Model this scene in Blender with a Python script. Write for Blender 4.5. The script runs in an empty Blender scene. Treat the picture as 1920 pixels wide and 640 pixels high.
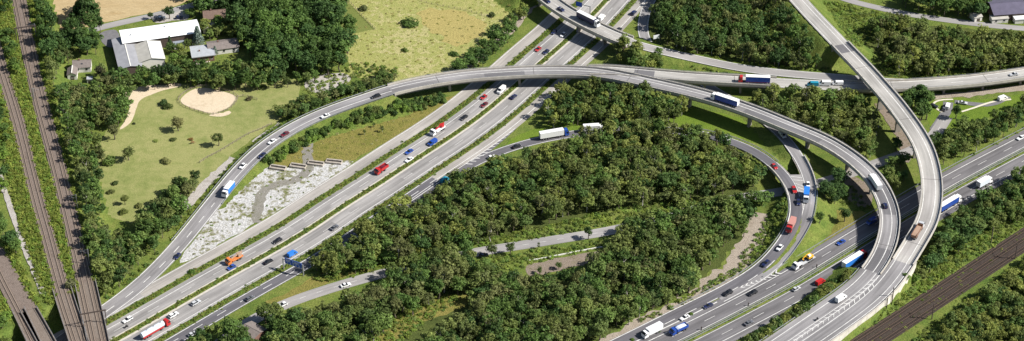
import bpy, math, random
import numpy as np
from mathutils import Vector, Matrix
from mathutils.geometry import tessellate_polygon

random.seed(7)
rng = np.random.default_rng(7)
SC = bpy.context.scene
COL = SC.collection

# ------------------------------------------------------------------ camera
FPX, PITCH, CAMH = 4000.0, math.radians(35.0), 573.0      # focal length in px of a 1920 wide frame
CP, SP = math.cos(PITCH), math.sin(PITCH)
CAM = np.array([0.0, -CAMH / math.tan(PITCH), CAMH])
cam_d = bpy.data.cameras.new('camera')
cam = bpy.data.objects.new('camera', cam_d)
COL.objects.link(cam)
cam.location = CAM
cam.rotation_euler = (math.pi / 2 - PITCH, 0, 0)
cam_d.sensor_width = 36.0
cam_d.lens = 36.0 * FPX / 1920.0
cam_d.clip_start = 1.0
cam_d.clip_end = 20000.0
SC.camera = cam

# ------------------------------------------------------------------ sky, sun, exposure
SUN_EL, SUN_AZ = math.radians(42.0), math.radians(-8.0)  # azimuth from +x, negative: towards the camera side
w = bpy.data.worlds.new('World')
SC.world = w
w.use_nodes = True
nt = w.node_tree
sky = nt.nodes.new('ShaderNodeTexSky')
sky.sky_type = 'NISHITA'
sky.sun_disc = False
sky.sun_elevation = SUN_EL
sky.sun_rotation = math.pi / 2 - SUN_AZ
sky.altitude = 200
sky.dust_density = 1.2
nt.links.new(sky.outputs[0], nt.nodes['Background'].inputs[0])
nt.nodes['Background'].inputs[1].default_value = 0.06
sl = bpy.data.lights.new('sun', 'SUN')
sl.energy = 5.0
sl.angle = math.radians(0.5)
sl.color = (1.0, 0.965, 0.91)
sun = bpy.data.objects.new('sun', sl)
COL.objects.link(sun)
sdir = Vector((math.cos(SUN_EL) * math.cos(SUN_AZ), math.cos(SUN_EL) * math.sin(SUN_AZ), math.sin(SUN_EL)))
sun.rotation_euler = sdir.to_track_quat('Z', 'Y').to_euler()
sun.location = sdir * 300
SC.view_settings.view_transform = 'Standard'
SC.view_settings.look = 'None'
SC.view_settings.exposure = 0.55
SC.view_settings.gamma = 1.0
SC.view_settings.use_curve_mapping = False
SC.cycles.max_bounces = 5
SC.cycles.diffuse_bounces = 1
SC.cycles.glossy_bounces = 2
SC.cycles.transmission_bounces = 3
SC.cycles.transparent_max_bounces = 8

# ------------------------------------------------------------------ survey helpers: photograph pixel <-> place
def P(x, y, z=0.0):
    """point of the place at height z seen at photo pixel (x, y) -> world xyz"""
    u, v = x - 960.0, y - 320.0
    d = np.array([u, FPX * CP - v * SP, -FPX * SP - v * CP])
    t = (z - CAM[2]) / d[2]
    return CAM + d * t

def proj(pts):
    q = np.asarray(pts, float) - CAM
    dep = q[:, 1] * CP - q[:, 2] * SP
    up = q[:, 1] * SP + q[:, 2] * CP
    return np.stack([960 + FPX * q[:, 0] / dep, 320 - FPX * up / dep], 1)

def in_poly(pts, poly):
    x, y = pts[:, 0], pts[:, 1]
    r = np.zeros(len(pts), bool)
    n = len(poly)
    for i in range(n):
        x0, y0 = poly[i][:2]
        x1, y1 = poly[(i + 1) % n][:2]
        if y0 == y1: continue
        c = ((y0 > y) != (y1 > y)) & (x < (x1 - x0) * (y - y0) / (y1 - y0) + x0)
        r ^= c
    return r

def catmull(p, closed=False, per=12):
    p = np.asarray(p, float)
    n = len(p)
    out = []
    for i in range(n if closed else n - 1):
        if closed:
            a, b, c, d = p[(i - 1) % n], p[i], p[(i + 1) % n], p[(i + 2) % n]
        else:
            b, c = p[i], p[i + 1]
            a = p[i - 1] if i else 2 * b - c
            d = p[i + 2] if i + 2 < n else 2 * c - b
        for t in np.arange(per) / per:
            out.append(0.5 * (2 * b + (c - a) * t + (2 * a - 5 * b + 4 * c - d) * t * t + (3 * b - a - 3 * c + d) * t ** 3))
    if not closed: out.append(p[-1])
    return np.array(out)

class Path:
    def __init__(self, pts, step=2.5, world=False, smooth=3):
        w_ = np.array(pts, float) if world else np.array([P(*q) for q in pts])
        c = catmull(w_)
        self.pts = self.resample(c, step)
        for _ in range(smooth * 4):
            q = self.pts.copy()
            q[1:-1] = 0.25 * q[:-2] + 0.5 * q[1:-1] + 0.25 * q[2:]
            self.pts = q
        self.finish()
    @staticmethod
    def resample(c, step):
        s = np.r_[0, np.cumsum(np.linalg.norm(np.diff(c[:, :2], axis=0), axis=1))]
        n = max(2, int(s[-1] / step) + 1)
        t = np.linspace(0, s[-1], n)
        return np.stack([np.interp(t, s, c[:, k]) for k in range(3)], 1)
    def finish(self):
        t = np.gradient(self.pts[:, :2], axis=0)
        self.tan = t / np.linalg.norm(t, axis=1)[:, None]
        self.nor = np.stack([-self.tan[:, 1], self.tan[:, 0]], 1)
        self.s = np.r_[0, np.cumsum(np.linalg.norm(np.diff(self.pts[:, :2], axis=0), axis=1))]
    def at(self, s, off=0.0):
        s = np.atleast_1d(np.asarray(s, float))
        p = np.stack([np.interp(s, self.s, self.pts[:, k]) for k in range(3)], 1)
        n = np.stack([np.interp(s, self.s, self.nor[:, k]) for k in range(2)], 1)
        n /= np.linalg.norm(n, axis=1)[:, None]
        p[:, :2] += n * np.reshape(off, (-1, 1))
        return p
    def near(self, xy):
        d = np.hypot(self.pts[:, 0] - xy[0], self.pts[:, 1] - xy[1])
        i = int(d.argmin())
        return self.s[i], i
    def s_px(self, x, y):
        return self.s[int(np.hypot(*(proj(self.pts) - [x, y]).T).argmin())]
    def offset(self, d):
        q = Path.__new__(Path)
        q.pts = self.at(self.s, d)
        q.finish()
        return q
    def cut(self, s0, s1):
        n = max(2, int((s1 - s0) / 2.5) + 1)
        q = Path.__new__(Path)
        q.pts = self.at(np.linspace(s0, s1, n))
        q.finish()
        return q

# ------------------------------------------------------------------ materials
MATS = {}
def nodes_of(m):
    m.use_nodes = True
    n = m.node_tree
    return n, n.nodes['Principled BSDF']

def plain(name, c, rough=0.6, metal=0.0, spec=0.3, var=0.0, scale=3.0, bump=0.0):
    """one colour with an optional slight noise variation"""
    if name in MATS: return MATS[name]
    m = bpy.data.materials.new(name)
    n, b = nodes_of(m)
    b.inputs['Base Color'].default_value = (*c, 1)
    b.inputs['Roughness'].default_value = rough
    b.inputs['Metallic'].default_value = metal
    b.inputs['Specular IOR Level'].default_value = spec
    if var:
        tc = n.nodes.new('ShaderNodeTexCoord')
        nz = n.nodes.new('ShaderNodeTexNoise'); nz.inputs['Scale'].default_value = scale; nz.inputs['Detail'].default_value = 5
        mr = n.nodes.new('ShaderNodeMapRange'); mr.inputs[1].default_value = 0.25; mr.inputs[2].default_value = 0.75
        mr.inputs[3].default_value = 1 - var; mr.inputs[4].default_value = 1 + var
        mx = n.nodes.new('ShaderNodeMix'); mx.data_type = 'RGBA'; mx.blend_type = 'MULTIPLY'; mx.inputs[0].default_value = 1
        mx.inputs[6].default_value = (*c, 1)
        n.links.new(tc.outputs['Object'], nz.inputs['Vector'])
        n.links.new(nz.outputs[0], mr.inputs[0]); n.links.new(mr.outputs[0], mx.inputs[7])
        n.links.new(mx.outputs[2], b.inputs['Base Color'])
        if bump:
            bp = n.nodes.new('ShaderNodeBump'); bp.inputs['Strength'].default_value = bump; bp.inputs['Distance'].default_value = 0.2
            n.links.new(nz.outputs[0], bp.inputs['Height']); n.links.new(bp.outputs[0], b.inputs['Normal'])
    MATS[name] = m
    return m

def land(name, cols, s1=0.03, s2=0.25, s3=1.6, bump=0.6, fine=0.35, contrast=(0.32, 0.68), stretch=None):
    """ground cover: colours blended by broad and middling noise, modulated by fine noise, with relief"""
    m = bpy.data.materials.new(name)
    n, b = nodes_of(m)
    L = n.links.new
    tc = n.nodes.new('ShaderNodeTexCoord')
    mp = n.nodes.new('ShaderNodeMapping')
    L(tc.outputs['Object'], mp.inputs['Vector'])
    if stretch:
        mp.inputs['Rotation'].default_value = (0, 0, stretch[0]); mp.inputs['Scale'].default_value = (stretch[1], stretch[2], 1)
    def noise(s, d=6, r=0.6):
        q = n.nodes.new('ShaderNodeTexNoise'); q.inputs['Scale'].default_value = s; q.inputs['Detail'].default_value = d; q.inputs['Roughness'].default_value = r
        L(mp.outputs[0], q.inputs['Vector']); return q
    a, c, f = noise(s1), noise(s2), noise(s3, 4, 0.7)
    mx0 = n.nodes.new('ShaderNodeMix'); mx0.data_type = 'FLOAT'; mx0.inputs[0].default_value = 0.5
    L(a.outputs[0], mx0.inputs[2]); L(c.outputs[0], mx0.inputs[3])
    rp = n.nodes.new('ShaderNodeValToRGB')
    k = len(cols)
    while len(rp.color_ramp.elements) < k: rp.color_ramp.elements.new(0.5)
    for i, cc in enumerate(cols):
        e = rp.color_ramp.elements[i]
        e.position = contrast[0] + (contrast[1] - contrast[0]) * i / max(1, k - 1)
        e.color = (*cc, 1)
    L(mx0.outputs[0], rp.inputs[0])
    mr = n.nodes.new('ShaderNodeMapRange'); mr.inputs[1].default_value = 0.3; mr.inputs[2].default_value = 0.7
    mr.inputs[3].default_value = 1 - fine; mr.inputs[4].default_value = 1 + fine
    L(f.outputs[0], mr.inputs[0])
    mx = n.nodes.new('ShaderNodeMix'); mx.data_type = 'RGBA'; mx.blend_type = 'MULTIPLY'; mx.inputs[0].default_value = 1
    L(rp.outputs[0], mx.inputs[6]); L(mr.outputs[0], mx.inputs[7]); L(mx.outputs[2], b.inputs['Base Color'])
    b.inputs['Roughness'].default_value = 0.95
    b.inputs['Specular IOR Level'].default_value = 0.1
    if bump:
        bp = n.nodes.new('ShaderNodeBump'); bp.inputs['Strength'].default_value = bump; bp.inputs['Distance'].default_value = 0.5
        L(f.outputs[0], bp.inputs['Height']); L(bp.outputs[0], b.inputs['Normal'])
    MATS[name] = m
    return m

def paving(name, c, wear=0.2, patch=0.22, lanes=None, joints=0.0, rough=0.85):
    """road surface on UV (metres across, metres along): streaks along the road, patches, lane wear, cross joints"""
    m = bpy.data.materials.new(name)
    n, b = nodes_of(m)
    L = n.links.new
    uv = n.nodes.new('ShaderNodeUVMap'); uv.uv_map = 'UV'
    def noise(sx, sy, d=4):
        mp = n.nodes.new('ShaderNodeMapping'); mp.inputs['Scale'].default_value = (sx, sy, 1)
        L(uv.outputs[0], mp.inputs[0])
        q = n.nodes.new('ShaderNodeTexNoise'); q.inputs['Scale'].default_value = 1; q.inputs['Detail'].default_value = d
        L(mp.outputs[0], q.inputs['Vector']); return q
    def rang(src, lo, hi, a=0.3, z=0.7):
        r = n.nodes.new('ShaderNodeMapRange'); r.inputs[1].default_value = a; r.inputs[2].default_value = z
        r.inputs[3].default_value = lo; r.inputs[4].default_value = hi
        L(src, r.inputs[0]); return r.outputs[0]
    def mul(a_, b_):
        q = n.nodes.new('ShaderNodeMath'); q.operation = 'MULTIPLY'; L(a_, q.inputs[0]); L(b_, q.inputs[1]); return q.outputs[0]
    f = mul(rang(noise(1.1, 0.025).outputs[0], 1 - wear, 1 + wear), rang(noise(0.12, 0.035, 3).outputs[0], 1 - patch, 1 + patch, 0.35, 0.65))
    f = mul(f, rang(noise(2.5, 2.0).outputs[0], 0.93, 1.07))
    if lanes:                                   # rubbed wheel tracks and oil line repeating per lane
        sx = n.nodes.new('ShaderNodeSeparateXYZ'); L(uv.outputs[0], sx.inputs[0])
        q = n.nodes.new('ShaderNodeMath'); q.operation = 'MULTIPLY_ADD'; q.inputs[1].default_value = 2 * math.pi / lanes[0]; q.inputs[2].default_value = lanes[1]
        L(sx.outputs[0], q.inputs[0])
        q2 = n.nodes.new('ShaderNodeMath'); q2.operation = 'COSINE'; L(q.outputs[0], q2.inputs[0])
        f = mul(f, rang(q2.outputs[0], 1 - lanes[2], 1 + lanes[2] * 0.6, -1, 1))
    if joints:
        sx = n.nodes.new('ShaderNodeSeparateXYZ'); L(uv.outputs[0], sx.inputs[0])
        q = n.nodes.new('ShaderNodeMath'); q.operation = 'PINGPONG'; q.inputs[1].default_value = joints; L(sx.outputs[1], q.inputs[0])
        f = mul(f, rang(q.outputs[0], 0.85, 1.0, 0.0, 0.15))
    mx = n.nodes.new('ShaderNodeMix'); mx.data_type = 'RGBA'; mx.blend_type = 'MULTIPLY'; mx.inputs[0].default_value = 1
    mx.inputs[6].default_value = (*c, 1); L(f, mx.inputs[7]); L(mx.outputs[2], b.inputs['Base Color'])
    b.inputs['Roughness'].default_value = rough
    b.inputs['Specular IOR Level'].default_value = 0.25
    MATS[name] = m
    return m

def leafmat(name, from_object):
    m = bpy.data.materials.new(name)
    n, b = nodes_of(m)
    L = n.links.new
    if from_object:
        q = n.nodes.new('ShaderNodeObjectInfo'); col = q.outputs['Color']
    else:
        q = n.nodes.new('ShaderNodeAttribute'); q.attribute_name = 'col'; col = q.outputs['Color']
    t = n.nodes.new('ShaderNodeAttribute'); t.attribute_name = 'tint'
    mx = n.nodes.new('ShaderNodeMix'); mx.data_type = 'RGBA'; mx.blend_type = 'MULTIPLY'; mx.inputs[0].default_value = 1
    L(col, mx.inputs[6]); L(t.outputs['Fac'], mx.inputs[7])
    L(mx.outputs[2], b.inputs['Base Color'])
    b.inputs['Roughness'].default_value = 0.62
    b.inputs['Specular IOR Level'].default_value = 0.22
    tr = n.nodes.new('ShaderNodeBsdfTranslucent'); L(mx.outputs[2], tr.inputs['Color'])
    ms = n.nodes.new('ShaderNodeMixShader'); ms.inputs[0].default_value = 0.38
    L(b.outputs[0], ms.inputs[1]); L(tr.outputs[0], ms.inputs[2])
    L(ms.outputs[0], n.nodes['Material Output'].inputs['Surface'])
    MATS[name] = m
    return m

# ------------------------------------------------------------------ object helpers
def tag(o, label=None, cat=None, group=None, kind=None):
    if label: o['label'] = label
    if cat: o['category'] = cat
    if group: o['group'] = group
    if kind: o['kind'] = kind
    return o

def link(name, data, parent=None):
    o = bpy.data.objects.new(name, data)
    COL.objects.link(o)
    if parent is not None: o.parent = parent
    return o

def empty(name, loc=(0, 0, 0), rz=0.0):
    o = link(name, None)
    o.empty_display_size = 0.5
    o.location = loc
    o.rotation_euler = (0, 0, rz)
    return o

class MB:
    """collects shapes of one part; faces wind outwards"""
    def __init__(s): s.v, s.f, s.uv = [], [], None
    def add(s, vs, fs):
        k = len(s.v)
        s.v += [tuple(float(c) for c in q) for q in vs]
        s.f += [tuple(i + k for i in q) for q in fs]
        return s
    def box(s, x0, x1, y0, y1, z0, z1):
        return s.add([(x0, y0, z0), (x1, y0, z0), (x1, y1, z0), (x0, y1, z0), (x0, y0, z1), (x1, y0, z1), (x1, y1, z1), (x0, y1, z1)],
                     [(3, 2, 1, 0), (4, 5, 6, 7), (0, 1, 5, 4), (1, 2, 6, 5), (2, 3, 7, 6), (3, 0, 4, 7)])
    def side(s, prof, w0, w1=None, y=0.0):
        """profile in x,z extruded across y; half width w(z) from w0 (a number or function of z)"""
        n = len(prof)
        wf = w0 if callable(w0) else (lambda z: w0)
        vs = [(x, y - wf(z), z) for x, z in prof] + [(x, y + wf(z), z) for x, z in prof]
        fs = [tuple(range(n)), tuple(range(2 * n - 1, n - 1, -1))] + [(i, i + n, (i + 1) % n + n, (i + 1) % n) for i in range(n)]
        return s.add(vs, fs)
    def cyl(s, c, r, h, axis='z', n=8, r2=None):
        r2 = r if r2 is None else r2
        vs = []
        for k, (rr, hh) in enumerate(((r, 0), (r2, h))):
            for i in range(n):
                a = 2 * math.pi * i / n
                q = (rr * math.cos(a), rr * math.sin(a), hh)
                if axis == 'y': q = (q[0], q[2], -q[1])
                elif axis == 'x': q = (q[2], q[0], q[1])
                vs.append((c[0] + q[0], c[1] + q[1], c[2] + q[2]))
        fs = [tuple(range(n - 1, -1, -1)), tuple(range(n, 2 * n))] + [(i, (i + 1) % n, (i + 1) % n + n, i + n) for i in range(n)]
        return s.add(vs, fs)
    def tube(s, pts, rs, n=6):
        k0 = len(s.v)
        pts = [np.array(p, float) for p in pts]
        for i, p in enumerate(pts):
            d = pts[min(i + 1, len(pts) - 1)] - pts[max(i - 1, 0)]
            d /= np.linalg.norm(d) + 1e-9
            a = np.cross(d, (0.3, 0.9, 0.2)); a /= np.linalg.norm(a)
            b = np.cross(d, a)
            for j in range(n):
                t = 2 * math.pi * j / n
                s.v.append(tuple(p + rs[i] * (math.cos(t) * a + math.sin(t) * b)))
        for i in range(len(pts) - 1):
            for j in range(n):
                a0, a1 = k0 + i * n + j, k0 + i * n + (j + 1) % n
                s.f.append((a0, a1, a1 + n, a0 + n))
        s.f.append(tuple(k0 + n - 1 - j for j in range(n)))
        s.f.append(tuple(k0 + (len(pts) - 1) * n + j for j in range(n)))
        return s
    def mesh(s, name, mat=None):
        m = bpy.data.meshes.new(name)
        m.from_pydata(s.v, [], s.f)
        if mat: m.materials.append(mat)
        m.validate()
        return m
    def build(s, name, mat, parent=None): return link(name, s.mesh(name, mat), parent)

def quads_mesh(name, V, mat, tint=None, col=None):
    """fast mesh of loose quads: V is (n*4, 3)"""
    n = len(V) // 4
    m = bpy.data.meshes.new(name)
    m.vertices.add(4 * n); m.vertices.foreach_set('co', np.ascontiguousarray(V, np.float32).ravel())
    m.loops.add(4 * n); m.loops.foreach_set('vertex_index', np.arange(4 * n, dtype=np.int32))
    m.polygons.add(n); m.polygons.foreach_set('loop_start', np.arange(0, 4 * n, 4, dtype=np.int32))
    try: m.polygons.foreach_set('loop_total', np.full(n, 4, np.int32))
    except Exception: pass
    if tint is not None:
        a = m.attributes.new('tint', 'FLOAT', 'FACE'); a.data.foreach_set('value', np.ascontiguousarray(tint, np.float32))
    if col is not None:
        a = m.attributes.new('col', 'FLOAT_COLOR', 'FACE')
        a.data.foreach_set('color', np.ascontiguousarray(np.c_[col, np.ones(len(col))], np.float32).ravel())
    m.materials.append(mat)
    m.update(calc_edges=True)
    return m

def slab_mesh(name, path, d0, d1, top=0.0, thick=0.5, mat=None, s0=None, s1=None, d0b=None, d1b=None):
    """strip along a path between offsets d0 (right) and d1 (left), a closed box in section, UV in metres.
    d0b, d1b: offsets at the far end, for tapering strips"""
    s0 = 0 if s0 is None else s0
    s1 = path.s[-1] if s1 is None else s1
    n = max(2, int((s1 - s0) / 2.5) + 1)
    s = np.linspace(s0, s1, n)
    t = np.linspace(0, 1, n)
    e0 = d0 + ((d0 if d0b is None else d0b) - d0) * t
    e1 = d1 + ((d1 if d1b is None else d1b) - d1) * t
    R, Lf = path.at(s, e0), path.at(s, e1)
    R[:, 2] += top; Lf[:, 2] += top
    Rb, Lb = R.copy(), Lf.copy()
    Rb[:, 2] -= thick; Lb[:, 2] -= thick
    V = np.stack([R, Lf, Lb, Rb], 1).reshape(-1, 3)
    F, UVs = [], []
    off = np.stack([e0, e1, e1, e0], 1)
    for i in range(n - 1):
        a, b = 4 * i, 4 * i + 4
        for j in range(4):
            k = (j + 1) % 4
            F.append((a + j, b + j, b + k, a + k))
            UVs += [(off[i, j], s[i]), (off[i + 1, j], s[i + 1]), (off[i + 1, k], s[i + 1]), (off[i, k], s[i])]
    F.append((0, 1, 2, 3)); UVs += [(off[0, j], s[0]) for j in range(4)]
    e = 4 * (n - 1)
    F.append((e + 3, e + 2, e + 1, e)); UVs += [(off[-1, j], s[-1]) for j in (3, 2, 1, 0)]
    m = bpy.data.meshes.new(name)
    m.from_pydata(V.tolist(), [], F)
    u = m.uv_layers.new(name='UV')
    u.data.foreach_set('uv', np.array(UVs, np.float32).ravel())
    if mat: m.materials.append(mat)
    return m

def slab(name, path, d0, d1, top, thick, mat, parent=None, **k):
    return link(name, slab_mesh(name, path, d0, d1, top, thick, mat, **k), parent)

def paint(mb, path, off, width, top, s0=None, s1=None, dash=None):
    """painted line as a thin sheet; dash = (length, gap)"""
    s0 = 0 if s0 is None else s0
    s1 = path.s[-1] if s1 is None else s1
    runs = [(s0, s1)]
    if dash:
        runs, q = [], s0
        while q < s1:
            runs.append((q, min(s1, q + dash[0]))); q += dash[0] + dash[1]
    for a, b in runs:
        n = max(2, int((b - a) / 3) + 1)
        s = np.linspace(a, b, n)
        A, B = path.at(s, off - width / 2), path.at(s, off + width / 2)
        A[:, 2] += top; B[:, 2] += top
        V = np.stack([A, B], 1).reshape(-1, 3)
        mb.add(V.tolist(), [(2 * i, 2 * i + 2, 2 * i + 3, 2 * i + 1) for i in range(n - 1)])

# ------------------------------------------------------------------ the courses of roads and tracks (surveyed)
M = Path([(30, 748), (120, 692), (215, 639), (320, 579), (387, 540), (453, 503), (520, 466), (580, 430), (640, 389), (707, 347), (773, 303),
          (840, 260), (903, 215), (960, 167), (1013, 119), (1070, 69), (1107, 32), (1137, 0), (1175, -42), (1215, -90)], smooth=4)
BM = Path([(1080, 735), (1200, 681), (1313, 627), (1397, 584), (1480, 540), (1533, 508), (1600, 467), (1690, 412), (1770, 364), (1833, 329), (1920, 283), (2010, 236)], smooth=4)
E = Path([(100, 652), (187, 591), (245, 549), (296, 503), (340, 455), (375, 412), (407, 372, 0.6), (434, 338, 1.2), (466, 303, 2), (502, 271, 2.8),
          (552, 239, 3.8), (612, 211, 4.8), (680, 187, 5.6), (740, 167, 6.2), (800, 154, 6.6), (870, 143, 6.9), (950, 137, 7), (1030, 134, 7), (1120, 137, 7.1),
          (1180, 148, 7.6), (1235, 160, 8), (1280, 170, 8.2), (1335, 184, 8.5), (1390, 202, 8.7), (1440, 221, 8.8), (1480, 238, 8.8), (1547, 265, 8.8), (1600, 299, 8.6),
          (1630, 325, 8.4), (1646, 346, 8.2), (1663, 380, 8), (1670, 413, 7.6), (1662, 460, 7), (1645, 494, 6.4), (1621, 525, 6), (1588, 553, 5.5),
          (1530, 593, 4.8), (1470, 634, 4.1), (1410, 674, 3.4), (1350, 710, 2.8)])
F1 = Path([(1085, 134, 7), (1130, 132, 7), (1200, 138, 7), (1280, 145, 6.9), (1380, 151, 6.6), (1447, 155, 6.2), (1520, 159, 5.8), (1590, 162, 5.4),
           (1660, 162, 5.2), (1733, 159, 5.1), (1833, 151, 5), (1920, 139, 5), (2000, 127, 5)])
T = Path([(945, -75, 7.6), (985, -38, 7.6), (1028, -1, 7.6), (1060, 22, 7.6), (1110, 49, 7.4), (1160, 72, 6.8), (1200, 86, 5.8), (1245, 97, 4.4), (1285, 106, 3.2),
          (1330, 116, 2.2), (1390, 128, 1.9), (1453, 136, 2.6), (1520, 142, 3.8), (1565, 145.5, 4.4), (1610, 149, 4.8), (1660, 154, 5), (1695, 155, 5.05)])
G = Path([(1440, -66, 10), (1470, -30, 10.2), (1497, 0, 10.6), (1527, 33, 11), (1560, 67, 11.5), (1587, 96, 11.8), (1612, 121, 12), (1640, 152, 12), (1681, 200, 12), (1725, 263, 11.4),
          (1743, 313, 10.6), (1748, 363, 9.8), (1740, 413, 8.8), (1732, 428, 8.5), (1713, 460, 7.6), (1692, 494, 6.8), (1667, 529, 6.2), (1635, 562, 5.6),
          (1590, 596, 5.0), (1530, 638, 4.3), (1470, 678, 3.6), (1400, 722, 2.9)])
LP = Path([(760, 391), (805, 359), (860, 322), (905, 298), (945, 282), (990, 268), (1040, 257), (1100, 248, .4), (1160, 244, .9), (1230, 243, 1.4), (1300, 249, 2), (1360, 262, 2.6),
           (1402, 278, 3.2), (1432, 295, 4), (1461, 319, 4.8), (1482, 346, 5.3), (1493, 380, 5.5), (1491, 413, 5), (1484, 430, 4.4), (1463, 462, 2.6), (1433, 496, 1.0),
           (1390, 526, .2), (1330, 558), (1270, 587), (1200, 622), (1130, 656), (1040, 700)])
K = Path([(1232, -22), (1216, 8), (1206, 38), (1206, 66), (1219, 90), (1247, 112), (1290, 137), (1353, 178, .5), (1407, 207, 1.2), (1440, 231, 2), (1467, 254, 3), (1493, 288, 4.2), (1512, 323, 5),
          (1520, 353, 5.3), (1517, 390, 5.1), (1512, 413, 4.7), (1502, 430, 4.1), (1482, 462, 2.3), (1455, 495, .7), (1415, 526, .12), (1350, 561)])
S = Path([(400, 655), (440, 622), (480, 597), (520, 577), (565, 559), (640, 535), (700, 518), (760, 503), (830, 487), (900, 472), (960, 463), (1000, 457), (1060, 447), (1130, 436),
          (1200, 421), (1280, 400), (1350, 380), (1400, 369), (1450, 363), (1520, 348), (1580, 331), (1640, 308), (1700, 287), (1742, 266), (1763, 238), (1774, 220)])
RA = Path([(18, -80, 6), (35, 0, 6), (56, 100, 6), (75, 187, 6), (88, 236, 6), (108, 310, 6), (131, 406, 6), (139, 440, 6), (153, 500, 6), (171, 580, 6), (184, 640, 6), (198, 708, 6)], smooth=4)
RB = Path([(-40, -40, 6), (-14, 65, 6), (3, 130, 6), (24, 197, 6), (42, 262, 6), (55, 316, 6), (75, 394, 6), (86, 432, 6), (104, 500, 6), (122, 562, 6), (146, 635, 6), (170, 710, 6)], smooth=4)
RC = Path([(-60, 390, 6), (-30, 450, 6), (4, 524, 6), (33, 580, 6), (62, 640, 6), (90, 700, 6)], smooth=4)
RD = Path([(-25, 440, 6), (12, 510, 6), (58, 590, 6), (86, 640, 6), (118, 700, 6)], smooth=4)
RR = Path([(1480, 737), (1560, 686), (1637, 636), (1720, 582), (1820, 516), (1920, 450), (2010, 392)], smooth=4)
LANE = Path([(90, 82), (140, 66), (188, 52), (240, 40), (300, 27), (345, 14), (400, 2), (450, -12)])
UP = Path([(1540, -18), (1570, -6), (1600, 4), (1637, 13), (1707, 28), (1767, 37), (1853, 48), (1920, 54), (2000, 60)])
TP = Path([(-20, 270, 6), (0, 330, 6), (20, 392, 6), (33, 430, 6), (45, 462, 6), (67, 516, 6), (82, 555, 6)], smooth=2)

# where each elevated course leaves its embankment for a bridge, as distances along it
E_b0, E_b1 = E.s_px(736, 168), E.s_px(1634, 513)       # flyover over the motorway and on to the right
F_b1 = F1.s_px(1452, 155)
H_b0 = F1.s_px(1585, 162)
T_b1 = T.s_px(1178, 79)
G_b0, G_b1 = G.s_px(1574, 83), G.s_px(1694, 491)
L_b0, L_b1 = LP.s_px(1452, 311), LP.s_px(1490, 366)
K_b0, K_b1 = K.s_px(1498, 297), K.s_px(1520, 356)

# ------------------------------------------------------------------ terrain
GX = np.r_[-3000, -1500, -700, -420, np.arange(-330, 331, 2.0), 420, 700, 1500, 3000]
GY = np.r_[-1500, -700, -350, np.arange(-215, 290, 2.0), 360, 500, 900, 1800, 3600]
gx, gy = np.meshgrid(GX, GY, indexing='ij')
GP = np.stack([gx.ravel(), gy.ravel()], 1)

def signed(path, pts, chunk=20000):
    idx = np.empty(len(pts), int)
    for c in range(0, len(pts), chunk):
        q = pts[c:c + chunk]
        d = (q[:, None, 0] - path.pts[None, :, 0]) ** 2 + (q[:, None, 1] - path.pts[None, :, 1]) ** 2
        idx[c:c + chunk] = d.argmin(1)
    v = pts - path.pts[idx, :2]
    lat = (v * path.nor[idx]).sum(1)
    lon = (v * path.tan[idx]).sum(1)
    end = ((idx == 0) & (lon < 0)) | ((idx == len(path.pts) - 1) & (lon > 0))
    return lat, np.where(end, np.abs(lon), 0), idx

HT = np.zeros(len(GP))
def bank(path, s0, s1, hl, hr, sl=0.6, sr=0.6, drop=0.3, end=1.2):
    global HT
    q = path.cut(s0, s1)
    lo, hi = q.pts[:, :2].min(0) - 40 - max(hl, hr), q.pts[:, :2].max(0) + 40 + max(hl, hr)
    m = ((GP > lo) & (GP < hi)).all(1)
    lat, over, i = signed(q, GP[m])
    out = np.where(lat > 0, np.maximum(0, lat - hl) * sl, np.maximum(0, -lat - hr) * sr)
    h = q.pts[i, 2] - drop - np.maximum(out, over * end) - np.where(over > 0, 0.2, 0)
    HT[m] = np.maximum(HT[m], h)
e_end = E.s_px(1380, 693)
bank(E, E.s_px(380, 405), E_b0, 5.5, 5.5)
bank(E, E_b1, E.s[-1], 5.5, 7.0)
bank(G, G.s_px(1455, -50), G_b0, 6, 6, .7, .7, end=3.0)
bank(G, G_b1, G.s[-1], 5.2, 6, sl=6.0)
bank(T, 0, T.s_px(1000, -25), 5.5, 5.5)
bank(T, T_b1, T.s[-1], 5.0, 5.0)
bank(F1, F_b1, H_b0, 4.7, 5.5, sl=3.0, sr=0.5)
bank(LP, LP.s_px(1070, 252), L_b0, 4, 4)
bank(LP, L_b1, LP.s_px(1340, 551), 4, 4)
bank(K, K.s_px(1340, 170), K_b0, 4, 4)
bank(K, K_b1, K.s_px(1360, 552), 4, 4)
lat, over, i = signed(RA, GP)                               # railway embankment, high ground to its west
pl = 6 - 0.25 - np.maximum(0, lat - 7.5) * 0.62
pl[(GP[:, 0] < -600) | (np.abs(GP[:, 1]) > 600)] = 0
HT = np.maximum(HT, np.clip(pl, 0, 6))
A_lat, A_over, _ = signed(M, GP)
CUT_L, CUT_R = 30.5, -24.0
inA = (A_lat < CUT_L) & (A_lat > CUT_R) & (GP[:, 0] < -150) & (A_over == 0)
HT[inA] = 0
ok = (GP[:, 0] > -335) & (GP[:, 0] < 335) & (GP[:, 1] > -220) & (GP[:, 1] < 295)
HT[~ok & (GP[:, 0] > -300)] = 0
HTg = HT.reshape(len(GX), len(GY))

def hz(xy):
    xy = np.atleast_2d(np.asarray(xy, float))
    i = np.clip(np.searchsorted(GX, xy[:, 0]) - 1, 0, len(GX) - 2)
    j = np.clip(np.searchsorted(GY, xy[:, 1]) - 1, 0, len(GY) - 2)
    u = np.clip((xy[:, 0] - GX[i]) / (GX[i + 1] - GX[i]), 0, 1); v = np.clip((xy[:, 1] - GY[j]) / (GY[j + 1] - GY[j]), 0, 1)
    return (HTg[i, j] * (1 - u) * (1 - v) + HTg[i + 1, j] * u * (1 - v) + HTg[i, j + 1] * (1 - u) * v + HTg[i + 1, j + 1] * u * v)

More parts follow.
